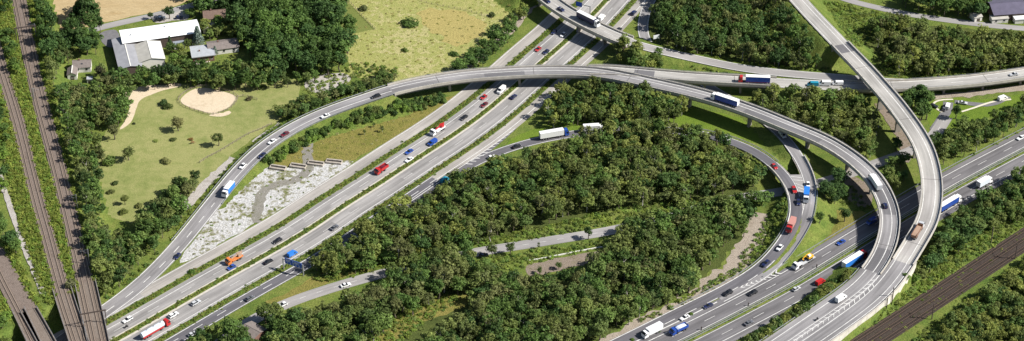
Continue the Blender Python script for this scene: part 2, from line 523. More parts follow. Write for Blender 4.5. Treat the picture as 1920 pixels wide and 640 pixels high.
def G_px(x, y, up=0.0):
    """ground point seen at a pixel (the thing's point `up` metres above ground is what is seen there)"""
    z = 0.0
    for _ in range(8):
        p = P(x, y, z + up)
        z = 0.5 * z + 0.5 * float(hz(p[:2])[0])
    p = P(x, y, z + up)
    p[2] = float(hz(p[:2])[0])
    return p

land('grass_land', [(.07, .115, .024), (.105, .15, .03), (.155, .185, .042), (.18, .19, .058)], 0.03, 0.22, 1.3, 0.8, 0.4)
n1, n2 = len(GX), len(GY)
ii, jj = np.meshgrid(np.arange(n1 - 1), np.arange(n2 - 1), indexing='ij')
a0 = (ii * n2 + jj).ravel()
me = bpy.data.meshes.new('ground')
me.from_pydata(np.c_[GP, HT].tolist(), [], np.stack([a0, a0 + n2, a0 + n2 + 1, a0 + 1], 1).tolist())
me.materials.append(MATS['grass_land'])
me.polygons.foreach_set('use_smooth', np.ones(len(me.polygons), bool))
tag(link('ground', me), 'rough green grassland between the roads and woods', None, None, 'structure')

# ------------------------------------------------------------------ fields, bare ground and lawns: thin sheets on the level ground
def sheet(name, px, mat, lift, label, wob=1.0, z=0.0, smooth=True, sub=2.0):
    """organic patch of ground cover; edge follows the surveyed outline with small irregularities"""
    w_ = np.array([P(x, y, z) for x, y in px])
    c = catmull(w_, True, 8) if smooth else np.concatenate([np.linspace(w_[k], w_[(k + 1) % len(w_)], 8, endpoint=False) for k in range(len(w_))])
    c = np.r_[c, c[:1]]
    c = Path.resample(c, sub)[:-1]
    n = len(c)
    r = np.random.default_rng(len(name) + n)
    jit = r.normal(0, 1, (n, 2))
    for _ in range(1): jit = 0.5 * jit + 0.25 * np.roll(jit, 1, 0) + 0.25 * np.roll(jit, -1, 0)
    c[:, :2] += jit * wob
    c[:, 2] = z + lift
    tri = tessellate_polygon([[Vector(q) for q in c]])
    m = bpy.data.meshes.new(name)
    m.from_pydata(c.tolist(), [], [tuple(t) for t in tri])
    m.materials.append(mat)
    if len(m.polygons) and m.polygons[0].normal.z < 0: m.flip_normals()
    o = link(name, m)
    return tag(o, label, None, None, 'structure')

def trail(name, path, hw, mat, lift, label, wob=0.5):
    r = np.random.default_rng(int(path.s[-1]))
    V, F = [], []
    n = len(path.pts)
    for i, s in enumerate(path.s):
        a = path.at(s, hw + r.normal(0, wob))[0]; b = path.at(s, -hw + r.normal(0, wob))[0]
        V += [(a[0], a[1], a[2] + lift), (b[0], b[1], b[2] + lift)]
    F = [(2 * i + 1, 2 * i + 3, 2 * i + 2, 2 * i) for i in range(n - 1)]
    m = bpy.data.meshes.new(name)
    m.from_pydata(V, [], F)
    m.materials.append(mat)
    return tag(link(name, m), label, None, None, 'structure')

DRY = land('dry_meadow_grass', [(.20, .225, .06), (.34, .32, .12), (.26, .275, .08), (.40, .36, .17), (.22, .24, .065)], 0.03, 0.3, 1.2, 0.7, 0.3, (0.34, 0.66))
HAY = land('stubble', [(.36, .26, .13), (.44, .34, .19), (.40, .30, .16)], 0.04, 0.3, 1.2, 0.5, 0.2, (0.4, 0.6), (0.5, 0.3, 1.5))
PAST = land('pasture_grass', [(.145, .178, .05), (.21, .23, .075), (.275, .272, .105), (.185, .208, .06)], 0.03, 0.22, 1.5, 0.4, 0.2)
MOWN = land('mown_grass', [(.13, .16, .04), (.17, .19, .055)], 0.05, 0.4, 1.5, 0.3, 0.15)
LAWN = land('lush_lawn', [(.085, .14, .018), (.125, .185, .024), (.155, .20, .035)], 0.05, 0.35, 1.6, 0.6, 0.3)
OLIVE = land('rough_olive_grass', [(.11, .125, .025), (.17, .165, .04), (.22, .19, .055), (.15, .15, .035)], 0.06, 0.4, 1.5, 0.9, 0.38)
SAND = land('sand', [(.52, .42, .29), (.60, .50, .36), (.47, .37, .25)], 0.08, 0.5, 2.0, 0.3, 0.14)
DIRT = land('bare_earth', [(.26, .215, .17), (.34, .29, .235), (.22, .18, .135)], 0.07, 0.4, 1.6, 0.6, 0.3)
GRAV = land('gravel', [(.33, .30, .27), (.42, .39, .355), (.28, .25, .215)], 0.08, 0.5, 2.5, 0.5, 0.25)
WHITE = land('pale_rubble', [(.15, .165, .06), (.24, .23, .16), (.42, .41, .385), (.52, .515, .505), (.36, .35, .32), (.56, .555, .545)], 0.05, 0.35, 1.1, 0.8, 0.36, (0.40, 0.60))
TRK = land('grey_worn_gravel', [(.19, .178, .15), (.24, .225, .195), (.17, .165, .115)], 0.08, 0.5, 2.5, 0.5, 0.25)
BROWN = land('brown_slope', [(.17, .135, .10), (.24, .195, .155), (.13, .12, .05)], 0.08, 0.5, 1.8, 0.6, 0.3)
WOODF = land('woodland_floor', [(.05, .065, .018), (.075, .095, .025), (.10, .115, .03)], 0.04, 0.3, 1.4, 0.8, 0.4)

sheet('field', [(84, -60), (86, 10), (94, 44), (130, 58), (185, 45), (240, 33), (300, 21), (345, 6), (365, -20), (380, -70)], HAY, .03, 'tan stubble field beside the lane in the corner', 0.6)
sheet('meadow', [(642, -60), (640, 20), (648, 90), (655, 120), (640, 142), (690, 150), (745, 160), (850, 138), (885, 112), (925, 78), (965, 45), (985, 10), (1000, -25), (1010, -60)], DRY, .03,
      'dry yellow meadow with tussocks above the long flyover', 1.2)
TAN = land('tan_meadow_grass', [(.30, .25, .085), (.36, .30, .11), (.27, .24, .08)], 0.03, 0.3, 1.2, 0.7, 0.28)
sheet('meadow_patch', [(786, 24), (812, 16), (850, 18), (890, 28), (915, 46), (900, 66), (870, 84), (840, 78), (815, 62), (796, 48)], TAN, .06, 'tan brown patch of grass in the dry meadow', 2.2)
sheet('mown_plot', [(640, 18), (650, 4), (662, 14), (703, 55), (665, 63), (640, 66)], MOWN, .07, 'smooth green mown plot at the edge of the dry meadow', 0.15, smooth=False)
sheet('pasture', [(190, 258), (240, 226), (236, 176), (262, 165), (330, 158), (440, 156), (552, 150), (560, 175), (545, 205), (512, 232), (470, 262), (425, 300), (385, 345), (340, 385), (270, 418), (205, 400), (180, 330)],
      PAST, .03, 'grazed pasture with scattered trees round the sand paddock', 1.0)
sheet('sand_track', [(231, 182), (234, 171), (262, 163), (300, 160), (336, 157), (338, 163), (306, 170), (282, 178), (262, 190), (255, 204), (250, 222), (243, 232), (232, 240), (224, 243), (236, 226), (241, 207), (240, 195)],
      SAND, .07, 'pale sandy track curving along the hedge of the pasture', 0.3)
sheet('paddock_sand', [(338, 187), (352, 174), (376, 165), (404, 168), (430, 176), (443, 183), (436, 196), (422, 206), (396, 213), (368, 206), (346, 198)], SAND, .11, 'oval of pale raked sand inside the paddock fence', 0.25)
sheet('sand_patch', [(392, 217), (402, 211), (416, 213), (428, 208), (434, 213), (416, 219)], SAND, .09, 'small worn sandy patch outside the paddock gate', 0.3)
sheet('rubble_ground', [(338, 492), (350, 468), (378, 432), (402, 402), (424, 376), (450, 345), (470, 322), (496, 308), (540, 316), (600, 308), (650, 302), (662, 306), (610, 341), (560, 374), (520, 396), (480, 420), (430, 448), (380, 476)],
      WHITE, .05, 'pale stony rubble ground in the wedge below the concrete troughs', 0.9)
trail('grey_track', Path([(577, 262), (576, 290), (578, 318), (566, 333), (528, 345), (496, 353), (488, 370), (484, 394), (480, 418)], smooth=1), 2.3, TRK, .09, 'grey worn track crossing the pale rubble', 0.4)
sheet('wedge_grass', [(486, 312), (520, 288), (580, 258), (650, 232), (740, 205), (800, 190), (880, 176), (870, 186), (800, 224), (740, 258), (680, 291), (655, 303), (600, 306), (540, 312)], OLIVE, .03,
      'olive rough grass in the wedge below the long flyover', 0.8)
sheet('lawn', [(1268, 196), (1310, 205), (1380, 218), (1430, 243), (1470, 285), (1483, 312), (1470, 316), (1430, 288), (1380, 262), (1320, 244), (1250, 236), (1210, 232)], LAWN, .03, 'bright green lawn wedge inside the loop ramp', 0.5)
sheet('lawn', [(945, 276), (960, 262), (1000, 243), (1040, 234), (1110, 226), (1280, 224), (1290, 240), (1160, 240), (1040, 252), (980, 266)], LAWN, .05, 'narrow green lawn strip above the loop ramp lorries', 0.5)
sheet('lawn', [(1480, 500), (1500, 460), (1515, 430), (1530, 405), (1560, 395), (1610, 395), (1625, 405), (1590, 428), (1550, 450), (1510, 474)], OLIVE, .04, 'yellowish grass wedge between the ramp and the motorway', 0.5)
sheet('lawn', [(500, 566), (540, 548), (580, 523), (608, 505), (640, 490), (760, 452), (790, 470), (700, 505), (640, 522), (580, 545), (525, 570)], OLIVE, .04, 'yellow green grass between slip road and local street', 0.6)
trail('earth_strip', Path([(1130, 652), (1170, 630), (1215, 606), (1260, 588), (1300, 565), (1345, 530), (1378, 498), (1402, 465), (1420, 425), (1428, 400)]), 5.5, DIRT, .05, 'bare pinkish earth strip along the foot of the wood', 1.2)
sheet('earth_strip', [(868, 146), (884, 128), (910, 108), (940, 84), (975, 50), (1000, 20), (1022, -5), (1000, -5), (985, 20), (965, 42), (930, 72), (895, 100), (872, 122), (850, 138)], DIRT, .07, 'bare earth strip beside the top motorway verge', 0.8)
sheet('stony_patch', [(572, 158), (590, 146), (622, 138), (650, 140), (655, 152), (640, 165), (610, 172), (585, 172)], GRAV, .07, 'stony grey patch beside the scrub above the ramp', 0.8)
trail('gravel_track', Path([(346, 394), (366, 366), (390, 340), (412, 322), (430, 306), (440, 297)]), 2.6, GRAV, .08, 'grey gravel track beside the pasture and the ramp', 0.4)
trail('gravel_track', Path([(478, 268), (492, 258), (510, 246), (530, 234)]), 2.2, GRAV, .08, 'short grey gravel track by the pasture fence', 0.4)
sheet('brown_bank', [(985, 506), (1000, 494), (1060, 482), (1134, 470), (1140, 486), (1090, 498), (1030, 512), (1000, 520)], BROWN, .05, 'bare brown bank below the low white wall', 0.5)
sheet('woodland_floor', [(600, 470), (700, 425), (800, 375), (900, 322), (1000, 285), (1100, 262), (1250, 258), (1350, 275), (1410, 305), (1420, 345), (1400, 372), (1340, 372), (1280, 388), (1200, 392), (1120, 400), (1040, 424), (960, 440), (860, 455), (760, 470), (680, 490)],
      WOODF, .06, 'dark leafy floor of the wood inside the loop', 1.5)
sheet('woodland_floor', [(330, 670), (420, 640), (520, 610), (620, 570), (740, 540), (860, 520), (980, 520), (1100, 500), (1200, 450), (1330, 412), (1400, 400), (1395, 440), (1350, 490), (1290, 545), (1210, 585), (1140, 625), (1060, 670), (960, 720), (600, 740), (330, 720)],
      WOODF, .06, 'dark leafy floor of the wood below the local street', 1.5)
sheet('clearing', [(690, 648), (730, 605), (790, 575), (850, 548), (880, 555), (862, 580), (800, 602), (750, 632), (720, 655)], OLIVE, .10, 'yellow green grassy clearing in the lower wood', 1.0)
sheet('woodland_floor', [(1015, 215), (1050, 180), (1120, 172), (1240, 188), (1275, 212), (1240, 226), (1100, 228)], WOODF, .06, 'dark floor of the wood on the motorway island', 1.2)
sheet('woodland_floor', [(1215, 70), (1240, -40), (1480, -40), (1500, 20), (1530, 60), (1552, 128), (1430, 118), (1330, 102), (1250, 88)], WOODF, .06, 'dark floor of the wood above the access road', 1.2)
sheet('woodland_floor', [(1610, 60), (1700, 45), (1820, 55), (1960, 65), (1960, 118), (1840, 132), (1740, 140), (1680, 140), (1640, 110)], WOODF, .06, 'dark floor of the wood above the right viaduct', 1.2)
sheet('garden_lawn', [(1742, 192), (1790, 184), (1850, 186), (1905, 178), (1960, 170), (1960, 190), (1905, 205), (1850, 222), (1790, 240), (1755, 250), (1738, 225)], LAWN, .03, 'garden lawns of the small car park below the viaduct', 0.6)
trail('earth_strip', Path([(1690, 186), (1740, 184), (1800, 178), (1860, 172), (1940, 163)]), 2.4, DIRT, .09, 'bare earth strip below the right viaduct', 0.6)
sheet('bare_earth', [(1636, 186), (1654, 184), (1684, 224), (1704, 262), (1712, 296), (1698, 304), (1684, 272), (1660, 226)], BROWN, .12, 'bare brown earth strip below the tall flyover', .7)
sheet('bare_earth', [(1584, 342), (1604, 334), (1632, 348), (1636, 376), (1616, 392), (1592, 372)], BROWN, .12, 'bare brown ground between the street and the curved flyover', .8)
ASPH_D = plain('car_park_asphalt', (.16, .155, .16), 0.9, var=.2, scale=.6)
EDGE = plain('pale_kerb_stone', (.62, .57, .46), 0.9, var=.12, scale=2)
trail('car_park_drive', Path([(1752, 245), (1764, 226), (1773, 212), (1782, 200), (1778, 192)]), 2.4, ASPH_D, .10, 'asphalt drive leading to the garden car park', 0.1)
trail('garden_path', Path([(1790, 191), (1815, 194), (1840, 199), (1865, 198), (1885, 188), (1890, 181)]), 1.6, ASPH_D, .13, 'asphalt path winding through the garden lawns', 0.1)
trail('pale_path', Path([(1767, 211), (1752, 206), (1742, 200), (1740, 192), (1750, 187), (1770, 185), (1787, 187)]), 0.55, EDGE, .16, 'pale curved kerb path round the small lawn', 0.05)
trail('pale_path', Path([(1803, 210), (1830, 203), (1845, 195), (1862, 189), (1880, 187), (1896, 187)]), 0.55, EDGE, .17, 'pale curved kerb path along the garden lawn', 0.05)

# ------------------------------------------------------------------ roads
CONC = paving('motorway_concrete', (.285, .272, .26), .15, .17, (3.75, 0.6, .10), 2.5)
ASPH = paving('motorway_asphalt', (.15, .143, .146), .18, .18, (3.75, 0.4, .10))
RAMP = paving('ramp_asphalt', (.235, .225, .225), .2, .24)
DARKA = paving('new_asphalt', (.125, .12, .13), .16, .18)
PALEC = paving('old_concrete', (.34, .315, .285), .16, .18, None, 2.5)
DECKC = paving('deck_concrete', (.35, .335, .31), .2, .22)
STREET = paving('street_asphalt', (.30, .285, .275), .12, .14)
WHITEP = plain('road_paint', (.62, .61, .58), 0.8, var=.25, scale=.7)
KERB = plain('kerb_concrete', (.50, .46, .40), 0.9, var=.15, scale=.5)
PARA = plain('parapet_concrete', (.47, .435, .38), 0.9, var=.2, scale=.35)
UNDER = plain('bridge_concrete', (.30, .27, .235), 0.9, var=.22, scale=.3)
STEEL = plain('galvanised_steel', (.42, .43, .44), 0.5, 0.6, var=.12, scale=1.5)

def road(name, path, d0, d1, mat, label, lines=(), top=.12, s0=None, s1=None, thick=.6):
    o = slab(name, path, d0, d1, top, thick, mat, s0=s0, s1=s1)
    tag(o, label, None, None, 'structure')
    if lines:
        mb = MB()
        for ln in lines:
            paint(mb, path, ln[0], ln[1], top + .012, ln[3] if len(ln) > 3 else s0, ln[4] if len(ln) > 4 else s1, ln[2])
        mb.build('lane_marking', WHITEP, o)
    return o
DASH, SHORT = (6, 12), (6, 6)
a_top = M.s_px(1000, 131)
road('motorway', M, 1.5, 10.4, CONC, 'upper carriageway of the wide motorway running past the rubble wedge',
     [(8.1, .32, None), (5.0, .17, DASH)])
road('motorway', M, -11.8, -1.5, CONC, 'lower carriageway of the wide motorway with pale inner edge',
     [(-10.5, .32, None), (-6.4, .17, DASH)])
slab('inner_kerb', M, -2.5, -1.4, .14, .5, KERB, bpy.data.objects['motorway.001'])
slab('inner_kerb', M, 1.4, 2.0, .14, .5, KERB, bpy.data.objects['motorway'])
s_gore = M.s_px(455, 423)
road('collector_road', M, 13.9, 20.3, PALEC, 'pale concrete collector road above the motorway verge', [(19.6, .3, None)], top=.11, s0=M.s_px(300, 560))
road('collector_road', M, 14.3, 21.5, STREET, 'pale asphalt merging lanes beside the rail bridges', [(17.6, .3, (5, 7)), (14.9, .3, None)], top=.10, s1=M.s_px(301, 559))
sA4 = M.s_px(760, 310)
road('slip_road', M, -21.3, -14.9, DARKA, 'dark asphalt slip road below the motorway with lane dashes',
     [(-15.5, .35, None), (-20.9, .3, None), (-18.2, .3, (5, 8))], top=.11, s1=sA4)
road('slip_road', M, -20.8, -14.9, PALEC, 'pale concrete slip road below the motorway beyond the gore',
     [(-18.6, .35, None)], top=.112, s0=sA4 + .01)
# gore hatching between slip road and loop ramp
mb = MB()
g0, g1 = M.s_px(800, 288), M.s_px(905, 214)
for k in range(12):
    s = g0 + 6 + k * (g1 - g0 - 8) / 12
    t = (s - g0) / (g1 - g0)
    lo = -20.9 - (1 - t) * 2.6
    a, b = M.at(s, -20.6)[0], M.at(s + 1.6, lo)[0]
    d = M.at(s + .55, -20.6)[0] - a
    mb.add([a + [0, 0, .14], b + [0, 0, .14], b + d + [0, 0, .14], a + d + [0, 0, .14]], [(0, 1, 2, 3)])
paint(mb, M, -20.4, .3, .13, g0, g1)
o = slab('gore_paving', M, -24.2, -20.7, .065, .5, DARKA, s0=M.s_px(800, 288), s1=M.s_px(905, 214), d0b=-21.0)
tag(o, 'dark gore paving with white hatch bars by the loop exit', None, None, 'structure')
mb.build('hatch_marking', WHITEP, o)
# second right-hand motorway
road('motorway', BM, 1.5, 11.8, ASPH, 'upper carriageway of the asphalt motorway passing under the flyovers',
     [(9.1, .32, None), (2.0, .25, None), (5.5, .2, DASH)])
road('motorway', BM, -12.2, -1.5, ASPH, 'lower carriageway of the asphalt motorway beside the bush bank',
     [(-9.2, .32, None), (-2.0, .25, None), (-5.6, .2, DASH)])
bk0 = BM.s_px(1180, 690)
# ramps on the ground or on banks
def ramp(name, path, hl, hr, mat, label, s0, s1, lines, top=.12):
    return road(name, path, -hr, hl, mat, label, lines, top, s0, s1)
ramp('ramp_road', E, 4.1, 4.1, RAMP, 'curving ramp road climbing past the pasture to the long flyover', 0, E_b0,
     [(3.7, .4, None), (-3.6, .35, None), (-1.0, .35, None, E.s_px(410, 368), E_b0), (-.6, .35, (5, 7), E.s_px(200, 582), E.s_px(400, 380))], top=.14)
ramp('ramp_road', E, 4.8, 4.8, RAMP, 'ramp lane beside the bush bank where the flyovers merge', E_b1, E.s[-1], [(4.2, .35, None), (-2.2, .35, None)])
ramp('ramp_road', G, 4.8, 4.8, RAMP, 'ramp lane on the white retaining wall by the rails', G_b1, G.s[-1], [(4.0, .35, None), (-3.4, .35, None), (1.9, .3, None)], top=.135)
ramp('ramp_road', G, 4.8, 4.8, DECKC, 'pale ramp road on its bank running in from the top', 0, G_b0, [(3.9, .35, None), (-3.9, .35, None), (1.6, .35, None)])
ramp('ramp_road', T, 3.3, 3.3, STREET, 'pale access road curving below the upper wood', T_b1, T.s[-1], [(2.9, .3, None), (-2.9, .3, None)], top=.10)
ramp('ramp_road', F1, 4.3, 4.3, DECKC, 'short pale ramp road on its bank behind the roadside wood', F_b1, H_b0, [(3.6, .3, None), (-3.6, .3, None)])
ramp('loop_ramp', LP, 2.9, 2.9, DARKA, 'dark asphalt loop ramp with the lorries above the wood', 0, L_b0, [(2.5, .3, None), (-2.5, .3, None)], top=.10)
ramp('loop_ramp', LP, 2.9, 2.9, DARKA, 'dark asphalt end of the loop ramp joining the asphalt motorway', L_b1, LP.s[-1],
     [(-2.5, .4, None), (2.6, .35, (6, 6), LP.s_px(1445, 482), None)], top=.13)
ramp('connector_ramp', K, 2.8, 2.8, RAMP, 'grey connector ramp passing below the twin flyovers', 0, K_b0, [(2.4, .3, None), (-2.4, .3, None)], top=.11)
ramp('connector_ramp', K, 2.8, 2.8, RAMP, 'grey connector ramp running beside the loop to the motorway', K_b1, K.s[-1], [(2.4, .3, None), (-2.3, .3, None)], top=.11)
# joining lanes between loop ramp end and the motorway
o = slab('joining_lane', BM, 11.7, 17.5, .10, .6, ASPH, s0=0, s1=BM.s_px(1440, 562), d1b=12.2)
tag(o, 'asphalt joining lane with chevrons between loop ramp and motorway', None, None, 'structure')
mb = MB()
paint(mb, BM, 12.0, .5, .125, 0, BM.s_px(1380, 592))
ca, cb = P(1391, 539), P(1462, 511)
ax = (cb - ca) / np.linalg.norm(cb - ca); pr = np.array([-ax[1], ax[0], 0])
for k in range(8):                                           # chevrons at the nose
    q0 = ca + (cb - ca) * k / 7.6
    hw = .8 + .13 * k
    z = np.array([0, 0, .13 + float(K.pts[K.near(q0[:2])[1], 2])])
    for q in (-1, 1):
        a, b, d = q0 - ax * .9, q0 + ax * .7 + pr * hw * q, ax * .85
        mb.add([a + z, b + z, b + d + z, a + d + z], [(0, 1, 2, 3) if q < 0 else (3, 2, 1, 0)])
mb.build('chevron_marking', WHITEP, o)
# paved nose between the connector ramp and the motorway
gp = MB()
sk0, sk1 = K.s_px(1450, 501), K.s[-1]
n = 30
for k in range(n):
    pk_ = K.at(sk0 + (sk1 - sk0) * k / (n - 1), 2.7)[0]
    pb_ = BM.at(BM.near(pk_[:2])[0], 11.7)[0]
    gp.v += [tuple(pk_ + [0, 0, .09]), (pb_[0], pb_[1], .09)]
gp.f = [(2 * i + 1, 2 * i + 3, 2 * i + 2, 2 * i) for i in range(n - 1)]
tag(gp.build('gore_paving', ASPH), 'asphalt nose between the connector ramp and the asphalt motorway', None, None, 'structure')
# local streets
road('street', S, -3.1, 3.1, STREET, 'quiet pale local street winding through the wood', [(0, .16, (3, 5))], top=.16)
road('lane', LANE, -2.6, 2.6, STREET, 'pale lane between the stubble field and the farm', top=.10)
road('street', UP, -2.4, 2.4, STREET, 'grey street behind the wood at the top edge', top=.12)
o = trail('walkway', TP, 1.2, GRAV, -.02, 'pale gravel walkway between the hedges by the tracks', .2)

# ------------------------------------------------------------------ flyovers
def bridge(name, path, s0, s1, hl, hr, mat, label, lines, piers, thick=1.7, abut=(True, True), par=.95, cross=1.5, top=.12, pier_w=2.6, sides=(1, -1)):
    b = empty(name, (0, 0, 0))
    tag(b, label, 'bridge')
    slab('road_surface', path, -hr + .5, hl - .5, top, .3, mat, b, s0=s0, s1=s1)
    slab('deck', path, -hr + .01, hl - .01, -.05, .35, UNDER, b, s0=s0, s1=s1)
    slab('girder', path, -hr + .9, hl - .9, -.41, thick - .3, UNDER, b, s0=s0, s1=s1)
    for side in sides:
        e = hl if side > 0 else -hr
        q = slab('parapet', path, *((e - .48, e) if side > 0 else (e, e + .48)), par, par + .55, PARA, b, s0=s0, s1=s1)
        r = MB()
        sp = np.arange(s0 + 1, s1 - 1, 4.0)
        for s in sp:
            p = path.at(s, e - side * .24)[0]
            r.box(p[0] - .05, p[0] + .05, p[1] - .05, p[1] + .05, p[2] + par - .02, p[2] + par + .48)
        r.build('railing_posts', STEEL, q)['kind'] = 'stuff'
        slab('handrail', path, e - side * .24 - .06, e - side * .24 + .06, par + .52, .1, STEEL, q, s0=s0, s1=s1)
    mb = MB()
    for ln in lines: paint(mb, path, ln[0], ln[1], top + .012, s0, s1, ln[2])
    mb.build('lane_marking', WHITEP, b)
    for s in np.arange(s0 + 24, s1 - 10, 48.0):             # expansion joints
        slab('expansion_joint', path, -hr + .55, hl - .55, top + .018, .05, plain('joint_rubber', (.09, .085, .08), .9), b, s0=s, s1=s + .22)
    for (x, y) in piers:
        s = path.s_px(x, y)
        p = path.at(s)[0]
        g = float(hz(p[:2])[0])
        i = path.near(p[:2])[1]
        a = math.atan2(path.tan[i][1], path.tan[i][0])
        h = p[2] - thick - .1 - g
        if h < 1.5: continue
        m = MB().box(-.55, .55, -pier_w / 2, pier_w / 2, -.3, h - .8)
        m.add([(-.6, -pier_w / 2 - .05, h - .8), (.6, -pier_w / 2 - .05, h - .8), (.6, pier_w / 2 + .05, h - .8), (-.6, pier_w / 2 + .05, h - .8),
               (-.75, -hr * .72, h), (.75, -hr * .72, h), (.75, hl * .72, h), (-.75, hl * .72, h)],
              [(3, 2, 1, 0), (4, 5, 6, 7), (0, 1, 5, 4), (1, 2, 6, 5), (2, 3, 7, 6), (3, 0, 4, 7)])
        o = m.build('pier', UNDER, b)
        o.location = (p[0], p[1], g); o.rotation_euler = (0, 0, a)
    for k, s in enumerate((s0, s1)):
        if not abut[k]: continue
        p = path.at(s)[0]; i = path.near(p[:2])[1]
        a = math.atan2(path.tan[i][1], path.tan[i][0])
        o = MB().box(-.9, .9, -hr + .3, hl - .3, -p[2] - .4, -.45).build('abutment', UNDER, b)
        o.location = (p[0], p[1], p[2]); o.rotation_euler = (0, 0, a)
    return b

e_split = E.s_px(1138, 140)
bridge('flyover', E, E_b0, E_b1, 4.6, 4.6, RAMP, 'long curved flyover sweeping over the motorway and round to the merging lanes',
       [(3.2, .35, None), (-3.3, .35, None), (.9, .35, None)],
       [(843, 147), (972, 137), (1060, 134), (1180, 148), (1298, 174), (1411, 210), (1512, 251), (1594, 295), (1640, 337), (1668, 395), (1660, 463)], abut=(True, False))
bridge('flyover', F1, F1.s_px(1108, 132), F_b1, 4.2, 4.2, DECKC, 'straight pale flyover branch carrying the red cab lorry',
       [(3.2, .35, None), (-3.2, .35, None)], [(1210, 139), (1318, 147), (1390, 152)], abut=(False, True), top=.15, par=.98)
bridge('viaduct', F1, H_b0, F1.s[-1], 4.4, 4.4, DECKC, 'pale viaduct with a deep shadow above the garden car park',
       [(3.4, .35, None), (-3.4, .35, None), (0, .25, DASH)], [(1640, 163), (1700, 161), (1770, 157), (1845, 150), (1915, 140), (1970, 131)], abut=(True, False))
bridge('flyover', T, 0, T_b1, 4.9, 4.9, DECKC, 'upper flyover crossing the motorway with the navy lorry',
       [(3.6, .35, None), (-3.6, .35, None), (0, .25, DASH)], [(1013, -12), (1083, 35), (1131, 60)], abut=(True, True))
bridge('flyover', G, G_b0, G_b1, 4.9, 4.9, DECKC, 'tall pale concrete flyover curving down beside the rails',
       [(3.8, .35, None), (-3.6, .35, None), (1.6, .4, None)], [(1617, 126), (1652, 166), (1688, 209), (1722, 258), (1742, 310), (1747, 365), (1731, 430)], abut=(True, False), thick=1.9)
bridge('ramp_bridge', LP, L_b0, L_b1, 3.3, 3.3, DARKA, 'short bridge of the dark loop ramp over the local street',
       [(2.4, .3, None), (-2.4, .3, None)], [], thick=.9, sides=(-1,))
bridge('ramp_bridge', K, K_b0, K_b1, 3.1, 3.1, RAMP, 'short bridge of the grey connector ramp over the local street',
       [(2.3, .3, None), (-2.3, .3, None)], [], thick=.9, sides=(1,))

# hatched gore between loop ramp and connector ramp
gp, gm = MB(), MB()
sl0, sl1 = LP.s_px(1470, 329), LP.s_px(1492, 400)
n = 22
LK = []
for k in range(n):
    pl_ = LP.at(sl0 + (sl1 - sl0) * k / (n - 1), 2.8)[0]
    sk = K.near(pl_[:2])[0]
    pk_ = K.at(sk, -2.7)[0]
    LK.append((pl_, pk_))
    for q in (pl_, pk_): gp.v.append(tuple(q + [0, 0, .085]))
    for q in (pl_, pk_): gp.v.append(tuple(q + [0, 0, -.6]))
for i in range(n - 1):
    a = 4 * i
    gp.f += [(a, a + 4, a + 5, a + 1), (a + 3, a + 7, a + 6, a + 2)]
gp.f += [(0, 1, 3, 2)]
o = gp.build('gore_paving', STREET)
tag(o, 'pale hatched gore between the loop ramp and the connector ramp', None, None, 'structure')
for i in range(1, n - 3, 2):
    a, b = LK[i][0], LK[i + 1][1]
    d = (LK[i + 1][0] - a) * .28
    z = np.array([0, 0, .12])
    gm.add([a + z, b + z, b + d + z, a + d + z], [(3, 2, 1, 0)])
gm.build('hatch_marking', WHITEP, o)

# chevrons and gore paving where the two right-hand ramps merge
gm = MB(); gp = MB()
n = 26
for k in range(n):
    t = k / (n - 1)
    pe = E.at(E.s_px(1634, 513) + 1 + t * 62, 4.75)[0]
    s = G.near(pe[:2])[0]
    pg = G.at(s, -4.75)[0]
    gp.v += [tuple(pe + [0, 0, .10]), tuple(pg + [0, 0, .10])]
gp.f = [(2 * i, 2 * i + 2, 2 * i + 3, 2 * i + 1) for i in range(n - 1)]
o = gp.build('gore_paving', RAMP)
tag(o, 'gore paving with white chevrons where the right flyovers merge', None, None, 'structure')
for k in range(19):
    s = E.s_px(1634, 513) + 5 + k * 3.3
    t = k / 18
    c, hw = 4.55 - .25 * t, 1.75 - .95 * t
    pe, pg, tip = E.at(s, c - hw)[0], E.at(s, c + hw)[0], E.at(s - 1.5, c)[0]
    d = E.at(s + .5, 0)[0] - E.at(s, 0)[0]
    z = np.array([0, 0, .155])
    gm.add([pe + z, tip + z, tip + d + z, pe + d + z], [(0, 1, 2, 3)])
    gm.add([tip + z, pg + z, pg + d + z, tip + d + z], [(0, 1, 2, 3)])
paint(gm, E, 2.6, .3, .15, E.s_px(1634, 513), E.s[-1])
gm.build('chevron_marking', WHITEP, o)

# retaining wall below the right-hand ramp
gw = G.cut(G_b1 - 2, G.s[-1])
wall = empty('retaining_wall'); tag(wall, 'tall white concrete retaining wall along the rail side of the ramp', 'wall')
step = 6.0
for k in range(int(gw.s[-1] / step)):
    q = gw.cut(k * step + .04, (k + 1) * step - .04)
    q.pts[:, 2] = q.pts[:, 2]
    top = q.pts[:, 2].max()
    slab('wall_panel', q, 5.15, 5.55, .75, top + 1.4, plain('wall_concrete', (.62, .58, .50), .9, var=.22, scale=.4), wall)
slab('coping', gw, 5.0, 5.7, .93, .16, PARA, wall)

# guard rails along the ground roads
def guard(path, off, s0, s1, label, top=.12):
    g = empty('guard_rail'); tag(g, label, 'guard rail')
    slab('rail', path, off - .1, off + .1, top + .78, .34, STEEL, g, s0=s0, s1=s1)
    m = MB()
    for s in np.arange(s0 + 1, s1, 4.0):
        p = path.at(s, off)[0]
        m.box(p[0] - .06, p[0] + .06, p[1] - .06, p[1] + .06, p[2] - .4, p[2] + top + .46)
    m.build('rail_posts', STEEL, g)['kind'] = 'stuff'
guard(BM, .5, 0, BM.s[-1], 'steel guard rail on the upper edge of the asphalt motorway median')
guard(BM, -.5, 0, BM.s[-1], 'steel guard rail on the lower edge of the asphalt motorway median')
guard(E, 4.5, E.s_px(340, 455), E_b0 - 1, 'steel guard rail on the pasture side of the climbing ramp')
guard(E, -4.5, E.s_px(400, 380), E_b0 - 1, 'steel guard rail on the rubble side of the climbing ramp')
